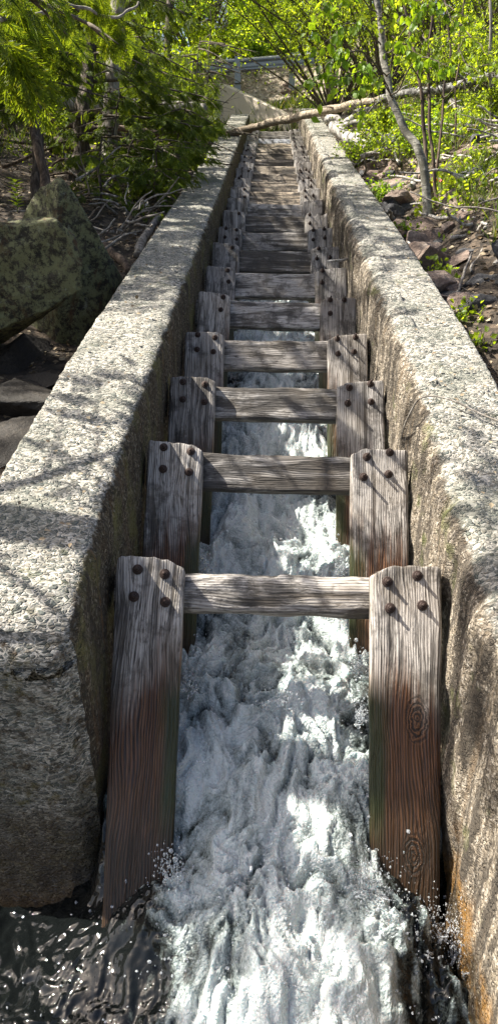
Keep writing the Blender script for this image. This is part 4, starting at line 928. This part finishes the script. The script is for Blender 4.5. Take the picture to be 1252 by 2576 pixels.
# near overhead cedar whose yellow-green tips hang into the top left corner
nt = [np.array([-3.0, .2, -.3]), np.array([-2.95, .25, 2.0]), np.array([-2.9, .3, 6.8])]
brs = rb(13, .5, .97, (1.2, 2.6), (.3, 2.6), seed=8) + rb(5, .55, .97, (1.0, 1.8), (2.6, 6.2), seed=9)
t9, _ = cedar(nt, .14, .05, 'near cedar outside the left edge whose boughs overhang the lower fishway', brs, 22, .14)
ov = MB(); lst = []
for (px, py, yy, dx, dz, s) in ((30, -10, 1.5, .25, -1, .34), (75, 40, 1.6, .3, -1, .26), (10, 120, 1.3, .6, -.9, .40), (-20, 90, 1.3, .4, -1, .40), (60, 60, 1.5, -.1, -1, .34), (240, 0, 2.0, .2, -1, .22), (275, 60, 2.1, .4, -1, .26), (255, 20, 2.1, .3, -1, .2), (95, 10, 1.7, .1, -1, .2), (130, -20, 1.7, .5, -1, .3), (5, 150, 1.4, .9, -.5, .3), (235, 10, 2.0, -.3, -1, .18), (20, 20, 1.7, -.3, -1, .24)):
    p = at(px, py, yy); 
    for q in range(3): lst.append((p + rf.normal(size=3) * .02, np.array([dx + rf.normal() * .2, rf.normal() * .25, dz]), np.array([rf.normal() * .35, -1, .45]), s * rf.uniform(.55, .85)))
o_ = np.array(t9.location); lst = [(l[0] - o_, l[1], l[2], l[3]) for l in lst]
emit(lst, FRN, ov); ov.build('branch_tips', M['cedar_y'], t9, smooth=False)
for pts in ([(-60, 40, 1.4), (30, 48, 1.5), (95, 40, 1.6), (140, 10, 1.7), (200, 15, 1.9), (290, 45, 2.1), (345, 5, 2.3)], [(-40, 90, 1.3), (10, 115, 1.35), (45, 150, 1.4), (65, 138, 1.5)]):
    P = curve([at(*p) for p in pts], 40, .02, 2) - o_; bw = MB(); bw.add(*tube(P, np.linspace(.012, .006, 40), 6, .2)); bw.build('bare_branch', M['stick'], t9)

# broadleaf woody plants: stems with leaves along them
def woody(name, label, cat, base, stems, leaf, mat, lsize, ldens, bark='twig', group=None, tmpl=(LEAF, LEAF_F), droop=.5, twigs=5, spread=.35, r0=.014, leafstart=.3, seed=0):
    r = np.random.default_rng(seed); t = thing(name, label, cat, tuple(base), group=group); W = MB(); P_ = []; D_ = []
    for (d, L) in stems:
        d = np.array(d, float); d /= np.linalg.norm(d); n = 14; tt = np.linspace(0, 1, n)[:, None]
        side = np.cross(d, r.normal(size=3)); P = d * L * tt + side * .10 * L * tt ** 2 + np.array([d[0], d[1], -.3]) * .18 * L * tt ** 2.2
        P = P + .03 * L * np.stack([pn(np.stack([tt[:, 0] * 4, tt[:, 0] * 0 + seed + k * 5 + d[0] * 9, tt[:, 0] * 0], -1)) for k in range(3)], -1) * tt
        W.add(*tube(P, np.linspace(r0 * (L / 2) ** .7, .002, n), 5)); T = np.gradient(P, axis=0)
        segs = [(P, L)]
        for q in range(twigs):
            i = r.integers(3, n - 1); dd = T[i] / np.linalg.norm(T[i]) + r.normal(size=3) * .6; dd /= np.linalg.norm(dd); l = L * r.uniform(.15, .42) * (1.2 - i / n)
            PP = P[i] + dd * l * np.linspace(0, 1, 7)[:, None] + np.array([0, 0, -.12]) * l * np.linspace(0, 1, 7)[:, None] ** 2
            W.add(*tube(PP, np.linspace(.004, .0015, 7), 4)); segs.append((PP, l))
        for PP, l in segs:
            k = max(1, int(ldens * l)); ti = r.uniform(leafstart if PP is P else .1, 1, k) * (len(PP) - 1.001); ii = ti.astype(int); f = (ti - ii)[:, None]
            p = PP[ii] * (1 - f) + PP[ii + 1] * f + r.normal(size=(k, 3)) * spread * .08
            dd = r.normal(size=(k, 3)); dd[:, 2] -= droop; P_.append(p); D_.append(dd)
    W.build('stems', M[bark], t)
    P = np.concatenate(P_); D = np.concatenate(D_); kk = clear(P, D, np.asarray(base), r); P = P[kk]; D = D[kk]; Nn = r.normal(size=P.shape) + np.array([-.6, 0, .8]); S = lsize * r.uniform(.55, 1.2, len(P))
    c = MB(); c.add(*inst(tmpl[0], tmpl[1], P, D, Nn, S)); c.build('foliage', M[mat], t, smooth=False)
    return t
def clear(P, D, o, r):                                   # keep wing wall, embankment, sky gap and log readable
    x, y, z = px_of(P + o)
    bad = ((x > 545) & (x < 735) & (y > 186) & (y < 330) & (r.random(len(P)) < .93)) | ((x > 470) & (x < 745) & (y > 148) & (y < 190) & (r.random(len(P)) < .72)) | ((x > 538) & (x < 574) & (y < 75) & (r.random(len(P)) < .9))
    lg = np.interp(x, [570, 760, 980, 1260], [340, 290, 245, 192]); bad |= (np.abs(y - lg) < 24) & (x > 560) & (r.random(len(P)) < .93)
    bad |= (x > 600) & (x < 790) & (y > 290) & (r.random(len(P)) < .9)
    return ~bad
def fan(n, L, lean=(0, 0), sp=.5, seed=0):
    r = random.Random(seed); return [((lean[0] + r.gauss(0, sp), lean[1] + r.gauss(0, sp), 1), r.uniform(L * .6, L)) for q in range(n)]
def onbank(px, py, yy):
    p = at(px, py, yy); return np.array([p[0], p[1], gz(p[0], p[1]) - .03])
# right bank: willow-like shrubs, back to front
BG = [('tall willow shrub behind the fallen trunk, right of the guardrail', (840, 250, 14.5), 30, 5.0, 'leaf_a', .06, 42), ('tall dense willow at the upper right beyond the birch', (960, 250, 13.0), 32, 5.0, 'leaf_a', .055, 42),
      ('broad willow shrub in the upper right corner', (1120, 220, 12.5), 32, 5.2, 'leaf_a', .055, 42), ('right-edge willow shrub behind the bare pole', (1250, 230, 11.5), 28, 4.6, 'leaf_a', .05, 44),
      ('low leafy shrub under the trunk beside the right-edge boulders', (1190, 300, 9.6), 22, 1.5, 'leaf_a', .05, 80), ('knee-high bush behind the leaning birch', (1080, 330, 9.2), 24, 1.5, 'leaf_a', .05, 80),
      ('small bright bush at the end of the white log pile', (960, 330, 9.6), 16, 1.0, 'leaf_a', .05, 80), ('low shrub at right edge by the tan wedge rock', (1240, 400, 7.2), 18, 1.0, 'leaf_a', .045, 80),
      ('sprawling shrub on the embankment right of the wing wall', (770, 255, 16.5), 26, 2.2, 'leaf_a', .055, 55), ('yellowish shrub at the foot of the embankment', (720, 275, 16.8), 16, 1.1, 'leaf_y', .05, 60),
      ('dense tall thicket shrub far right background', (1180, 200, 17.0), 30, 6.5, 'leaf_b', .07, 42), ('dense tall thicket shrub behind the willow', (980, 200, 18.0), 34, 6.8, 'leaf_b', .07, 42), ('thicket shrub above the guardrail end', (830, 190, 21.0), 34, 6.5, 'leaf_a', .075, 42)]
for q, (lab, pos, ns, L, mt, ls, ld) in enumerate(BG):
    woody('willow_shrub', lab, 'shrub', onbank(*pos), fan(ns, L, (-.05, 0), .42, q), None, mt, ls, ld, seed=q + 3, tmpl=(SM, SM_F), twigs=9, r0=.016, group='shrubs on the right bank and behind')
# trees beyond the road
FT = [('bright green young poplar behind the guardrail, right of the sky gap', (600, 160, 24), 6.5, 'leaf_b', .08, .28), ('slim light green poplar right beside the first one', (665, 160, 26), 6.8, 'leaf_b', .08, .25), ('yellow-green roadside bush behind the guardrail', (665, 165, 22), 2.6, 'leaf_y', .07, .5),
      ('broad green tree behind guardrail and cedar tips', (500, 170, 23), 5.5, 'leaf_b', .08, .35), ('leafy tree far behind the cedars at upper left', (330, 190, 20), 7, 'leaf_y', .09, .4), ('tall leafy tree beyond the left cedars', (190, 190, 18), 7, 'leaf_a', .08, .4),
      ('leafy tree at the far left background', (40, 190, 17), 7, 'leaf_a', .08, .4), ('light green tree filling the gap above the wing wall', (745, 160, 27), 7.5, 'leaf_a', .09, .4), ('low roadside bush left of the main guardrail post', (540, 185, 21.5), 1.6, 'leaf_a', .07, .6),
      ('low green bush under the guardrail right of its main post', (655, 190, 21.2), 1.3, 'leaf_b', .06, .6), ('undergrowth bush between the cedars and headwall', (400, 290, 13.0), 2.0, 'leaf_y', .07, .5), ('undergrowth bush behind the bleached log', (200, 250, 11.5), 1.8, 'leaf_a', .07, .5), ('sunlit bush between pale trunk and the left wall', (460, 330, 11.5), 1.4, 'leaf_y', .06, .5)]
for q, (lab, pos, L, mt, ls, sp) in enumerate(FT):
    woody('leafy_tree' if L > 3 else 'leafy_bush', lab, 'tree' if L > 3 else 'bush', onbank(*pos), fan(34 if L > 3 else 26, L, (0, 0), sp, q + 40), None, mt, ls, 52 if L > 3 else 70, seed=q + 60, tmpl=(SM, SM_F), twigs=11, r0=.02, group='leafy trees and bushes in the background')
# leaning birch and its thin neighbours
def birch(label, pts, r0, r1, bark, boughs, name='birch_tree', leafm='leaf_big', ls=.075, ld=26, seed=0):
    P = curve(pts, 70, .03, 1.5, seed); o = P[0].copy(); t = thing(name, label, 'tree', tuple(o)); m = MB(); m.add(*tube(P - o, np.linspace(r0, r1, 70), 16, .22, 8)); m.build('trunk', M[bark], t)
    r = np.random.default_rng(seed); W = MB(); PP_ = []; DD = []
    for (bp, dens) in boughs:
        Q = curve([at(*p) for p in bp], 24, .03, 2, seed) - o; W.add(*tube(Q, np.linspace(.007, .002, 24), 5))
        segs = [Q]
        for k in range(5):
            i = r.integers(8, 23); d = (Q[i] - Q[i - 1]); d = d / np.linalg.norm(d) + r.normal(size=3) * .5; l = r.uniform(.08, .22); S_ = Q[i] + d * l * np.linspace(0, 1, 6)[:, None]; W.add(*tube(S_, np.linspace(.003, .0015, 6), 4)); segs.append(S_)
        for s_ in segs:
            k = int(dens * (1 if s_ is Q else .35)); ti = r.uniform(.35 if s_ is Q else .1, 1, k) * (len(s_) - 1.001); ii = ti.astype(int); f = (ti - ii)[:, None]
            p = s_[ii] * (1 - f) + s_[ii + 1] * f + r.normal(size=(k, 3)) * .02; d = r.normal(size=(k, 3)) * .55; d[:, 2] -= 1; PP_.append(p); DD.append(d)
    W.build('branches', M['twig'], t); PP = np.concatenate(PP_); D = np.concatenate(DD); c = MB()
    c.add(*inst(LEAF, LEAF_F, PP, D, r.normal(size=PP.shape) * .6 + np.array([-.3, -.8, .3]), ls * r.uniform(.6, 1.15, len(PP)))); c.build('foliage', M[leafm], t, smooth=False); return t
b0 = onbank(1080, 490, 4.9)
bp = [np.array([b0[0], b0[1], b0[2] - .1]), at(1062, 420, 5.0), at(1022, 330, 5.1), at(985, 250, 5.2), at(965, 150, 5.3), at(945, 0, 5.4), at(930, -160, 5.5), at(910, -420, 5.6)]
birch('pale leaning birch with peeling trunk growing beside the right wall', bp, .041, .02, 'birch_bark',
      [([(985, 250, 5.2), (940, 180, 4.6), (880, 190, 4.2), (800, 210, 4.0)], 16), ([(975, 200, 5.2), (900, 130, 4.4), (840, 150, 4.1), (790, 190, 3.9)], 18), ([(960, 120, 5.3), (900, 60, 4.6), (850, 80, 4.3), (840, 130, 4.2)], 14),
       ([(950, 40, 5.3), (890, -10, 4.6), (840, 0, 4.3), (800, 20, 4.2)], 12), ([(990, 260, 5.2), (960, 200, 4.5), (930, 185, 4.2), (900, 230, 4.1)], 15), ([(985, 250, 5.2), (1040, 160, 4.6), (1090, 150, 4.4), (1110, 180, 4.3)], 14),
       ([(965, 150, 5.3), (1030, 60, 4.7), (1070, 30, 4.5), (1150, 40, 4.4)], 14), ([(975, 200, 5.2), (990, 120, 4.6), (1010, 110, 4.4), (1040, 130, 4.3)], 9), ([(955, 60, 5.3), (970, -20, 4.8), (1040, 0, 4.5), (1080, 10, 4.4)], 9)], seed=4)
for q, (pts, r0, lab) in enumerate((([(1090, 470, 5.2), (1068, 380, 5.3), (1055, 200, 5.4), (1020, 40, 5.6), (1000, -140, 5.8)], .022, 'thin dark sapling twin-stemmed just right of the birch, leaning left'),
                                    ([(1105, 475, 5.3), (1085, 330, 5.4), (1082, 150, 5.5), (1090, -40, 5.6), (1095, -200, 5.7)], .018, 'thin dark upright sapling second right of the birch'),
                                    ([(1098, 420, 5.6), (1115, 250, 5.8), (1130, 100, 5.9), (1110, -60, 6.0)], .014, 'thin sapling curving right above the red flowers'),
                                    ([(1150, 360, 6.6), (1148, 220, 6.7), (1160, 60, 6.8), (1170, -90, 6.9)], .012, 'slender brown sapling right of the birch group'))):
    e = pts[-2]; mpt = pts[-3]
    pp = [at(*p) for p in pts]; pp[0][2] -= .1
    bl = [([mpt, (mpt[0] + 50, mpt[1] - 50, mpt[2] - .3), (mpt[0] + 100, mpt[1] - 60, mpt[2] - .4)], 12), ([e, (e[0] - 40, e[1] + 30, e[2] - .4), (e[0] - 90, e[1] + 40, e[2] - .6)], 12), ([mpt, (mpt[0] - 40, mpt[1] - 70, mpt[2] - .3), (mpt[0] - 60, mpt[1] - 90, mpt[2] - .4)], 10), ([e, (e[0] + 50, e[1] + 60, e[2] - .3), (e[0] + 90, e[1] + 90, e[2] - .4)], 12)]
    birch(lab, pp, r0, r0 * .4, 'root', bl, 'sapling', 'leaf_a', .055, seed=q + 12)
# low leafy plants, flowers, grass
PL = [((930, 375, 8.3), .35, 'leafy seedling clump leaning over the right wall by the white plank'), ((895, 385, 8.2), .3, 'small leafy sprig right at the wall edge under the driftwood'), ((1010, 350, 7.4), .6, 'raspberry-like bush left of the birch trunk'), ((1050, 345, 7.2), .55, 'light bush behind the birch trunk'), ((1130, 520, 5.3), .25, 'broad-leaved green plant right of the birch base'), ((1090, 535, 5.1), .22, 'bright low plant above the rock slabs'),
      ((1190, 590, 4.2), .22, 'three-leaved plant on the right bank above the grey rocks'), ((1110, 690, 3.3), .14, 'tiny leafy plant among the rocks beside the wall'), ((1165, 810, 2.6), .16, 'small feathery weed on the dark right-edge rocks'), ((1030, 590, 4.6), .14, 'little sprig at the wall edge by the slab pile'), ((1220, 470, 5.6), .35, 'bushy plant at the right edge in the dead grass'), ((1215, 900, 2.3), .2, 'shaded leafy plant low beside the right wall'),
      ((975, 490, 6.3), .3, 'nettle-like sprig growing in front of the pale angular rock'), ((490, 420, 8.6), .25, 'yellow-green weed on the left wall edge'), ((470, 395, 9.3), .3, 'bright weed clump beside the left wall'), ((1150, 400, 7.0), .5, 'shrubby plant right of the birch stems'), ((1190, 340, 8.0), .5, 'shrubby plant below the slanting grey limb')]
for q, (pos, h, lab) in enumerate(PL):
    p = at(*pos); b = np.array([p[0], p[1], p[2] - h * .5])
    woody('leafy_plant', lab, 'plant', b, fan(9 if h < .3 else 14, h * 1.5, (0, 0), .55, q + 90), None, 'leaf_a' if q % 3 else 'leaf_big', .045 if h < .3 else .04, 60, seed=q + 200, tmpl=(LEAF, LEAF_F), twigs=3, r0=.006)
p = at(42, 500, 2.9); m = MB(); t = thing('boulder_sprout', 'upright willowherb-like sprout growing on top of the lichen boulder', 'plant', tuple(p - [0, 0, .08])); m.add(*tube(curve([(0, 0, 0), (.01, 0, .08), (0, 0, .2)], 10), .0025, 5)); m.build('stem', M['grass'], t)
k = 26; tt = np.linspace(.03, .19, k); an = np.arange(k) * 2.4; m = MB(); m.add(*inst(SM, SM_F, np.stack([tt * 0, tt * 0, tt], -1), np.stack([np.cos(an), np.sin(an), tt * 0 + .35], -1), np.tile([0, 0, 1.0], (k, 1)), np.full(k, .06))); m.build('leaves', M['leaf_a'], t, smooth=False)
for q, (px, py, yy, c) in enumerate(((1065, 417, 5.0, 'r'), (1108, 540 - 90, 5.4, 'r'), (1165, 430, 6.0, 'r'), (1095, 447, 5.5, 'r'), (1185, 438, 6.2, 'r'), (1083, 463, 5.2, 'y'))):
    p = at(px, py, yy); nm = {'r': 'red', 'y': 'yellow'}[c]
    t = thing('wildflower', 'small yellow flower on a thin stalk at the birch base' if c == 'y' else ['red columbine flower high beside the birch trunk', 'lone red columbine flower just right of the yellow flower', 'red columbine flower above the white driftwood stub', 'red columbine flower in front of the dark saplings', 'rightmost red columbine flower by the dead grass'][q], 'flower', tuple(p))
    m = MB(); m.add(*tube(curve([(0, 0, -.22), (.01, 0, -.1), (0, 0, 0)], 10), .002, 5)); m.build('stalk', M['grass'], t)
    k = 6; an = np.arange(k) * 6.28 / k; m = MB(); m.add(*inst(SM, SM_F, np.zeros((k, 3)), np.stack([np.cos(an) * .6, np.sin(an) * .6, np.full(k, .8 if c == 'y' else -.8)], -1), np.stack([np.cos(an), np.sin(an), an * 0], -1), np.full(k, .035))); m.build('petals', M['petal_' + c], t, smooth=False)
BL = np.array([(-.03, 0, 0), (.03, 0, 0), (.022, .5, .05), (-.022, .5, .05), (0, 1, .2)]); BLF = np.array([(0, 1, 2), (0, 2, 3), (3, 2, 4)])
def grass(name, label, x0, x1, y0, y1, nn, L, seed, mat='grass', mask=None):
    r = np.random.default_rng(seed); x = r.uniform(x0, x1, nn); y = r.uniform(y0, y1, nn); d = pn(np.stack([x * 2, y * 2, x * 0 + seed], -1)) > -.05; x = x[d]; y = y[d]
    if mask: k = mask(x, y); x = x[k]; y = y[k]
    z = ground_z(x, y); D = r.normal(size=(len(x), 3)) * .5; D[:, 2] = 1; m = MB()
    m.add(*inst(BL, BLF, np.stack([x, y, z], -1), D, r.normal(size=(len(x), 3)) + [0, 0, .01], r.uniform(*L, len(x)))); m.build(name, M[mat], label=label, cat='grass', kind='stuff', smooth=False)
grass('grass', 'green grass and sedge on the right bank', 1.55, 4.5, 3.2, 10, 15000, (.06, .2), 1)
grass('grass', 'grass at the top of the fishway in front of the wing wall', -2, 3, 16.6, 18.4, 5000, (.15, .4), 2)
grass('grass', 'roadside grass along the guardrail', -6, 8, 20.2, 23, 9000, (.15, .45), 3)
grass('ground_cover', 'low sunlit greenery under the shrubs of the right bank', 1.4, 8, 7, 17, 16000, (.1, .3), 4)
grass('ground_cover', 'low greenery on the ground under the left cedars', -6, -1.3, 7, 16, 9000, (.08, .22), 5)
r = np.random.default_rng(77)                             # dead grass clump hanging at the right edge
p0 = at(1235, 490, 5.2); nn = 900; P = p0 + r.normal(size=(nn, 3)) * [.10, .16, .05]; D = np.stack([r.normal(-.5, .3, nn), r.normal(-.3, .3, nn), r.normal(-.7, .25, nn)], -1); m = MB()
m.add(*inst(BL * np.array([.5, 1, 1]), BLF, P, D, r.normal(size=(nn, 3)), r.uniform(.15, .4, nn)))
n = N('dead_grass'); n.fin(n.ramp(n.new('NewGeometry').outputs['Random Per Island'], [(0, (.16, .11, .06)), (1, (.42, .34, .22))]), .8); M['dead'] = n.m
m.build('dead_grass', M['dead'], label='mat of dead brown grass hanging over the bank at the right edge', cat='dead grass', kind='stuff', smooth=False)
# litter of dry leaves
def cover(label, x0, x1, y0, y1, nn, seed, sz):
    r = np.random.default_rng(seed); x = r.uniform(x0, x1, nn); y = r.uniform(y0, y1, nn); k = pn(np.stack([x * 1.7, y * 1.7, x * 0 + seed], -1)) > -.02; x = x[k]; y = y[k]
    z = ground_z(x, y) + r.uniform(.02, .28, len(x)) ** 1.3; m = MB(); D = r.normal(size=(len(x), 3)); Nn = r.normal(size=(len(x), 3)) * .6 + [-.2, -.2, 1]
    m.add(*inst(LEAF, LEAF_F, np.stack([x, y, z], -1), D, Nn, r.uniform(sz * .5, sz, len(x)))); m.build('ground_cover', M['leaf_a'], label=label, cat='ground cover', kind='stuff', smooth=False)
cover('leafy herbs and brambles matted over the right bank', 1.4, 4.5, 3.9, 11, 14000, 31, .06)
cover('leafy undergrowth between the left cedars and the wall', -3.2, -1.15, 6.5, 15, 2600, 32, .05)
def litter(label, x0, x1, y0, y1, nn, seed):
    r = np.random.default_rng(seed); x = r.uniform(x0, x1, nn); y = r.uniform(y0, y1, nn); z = ground_z(x, y) + .01; m = MB()
    D = r.normal(size=(nn, 3)); D[:, 2] *= .3; m.add(*inst(LEAF, LEAF_F, np.stack([x, y, z], -1), D, r.normal(size=(nn, 3)) * .4 + [0, 0, 1], r.uniform(.02, .06, nn))); m.build('leaf_litter', M['dead'], label=label, cat='leaf litter', kind='stuff', smooth=False)
for side_, x0_, x1_, tf_ in ((-1, .62, .93, tl), (1, .66, .9, tr)):
    r = np.random.default_rng(50 + side_); nn = 420; u_ = r.uniform(-.4, 15, nn) ** 1.0; x_ = side_ * r.uniform(x0_, x1_, nn); z_ = tf_(u_) + .016
    P_ = np.stack([x_, u_ * math.cos(SL) - z_ * math.sin(SL), u_ * math.sin(SL) + z_ * math.cos(SL)], -1); D = r.normal(size=(nn, 3)); D[:, 2] = .2 * D[:, 2] + .2 * D[:, 1]; m = MB()
    m.add(*inst(LEAF, LEAF_F, P_, D, r.normal(size=(nn, 3)) * .3 + [0, -.2, 1], r.uniform(.008, .028, nn))); m.build('leaf_litter', M['dead'], label='scraps of dry leaf and bark lying on top of the %s wall' % ('left' if side_ < 0 else 'right'), cat='leaf litter', kind='stuff', smooth=False)
litter('dry leaves scattered over the right bank', 1.0, 5, .5, 12, 9000, 11)
litter('dry leaves scattered under the left cedars', -5, -1.05, .5, 12, 9000, 12)
print('tris', sum(len(o.data.polygons) for o in bpy.data.objects if o.type == 'MESH'), 'objs', len(bpy.data.objects))
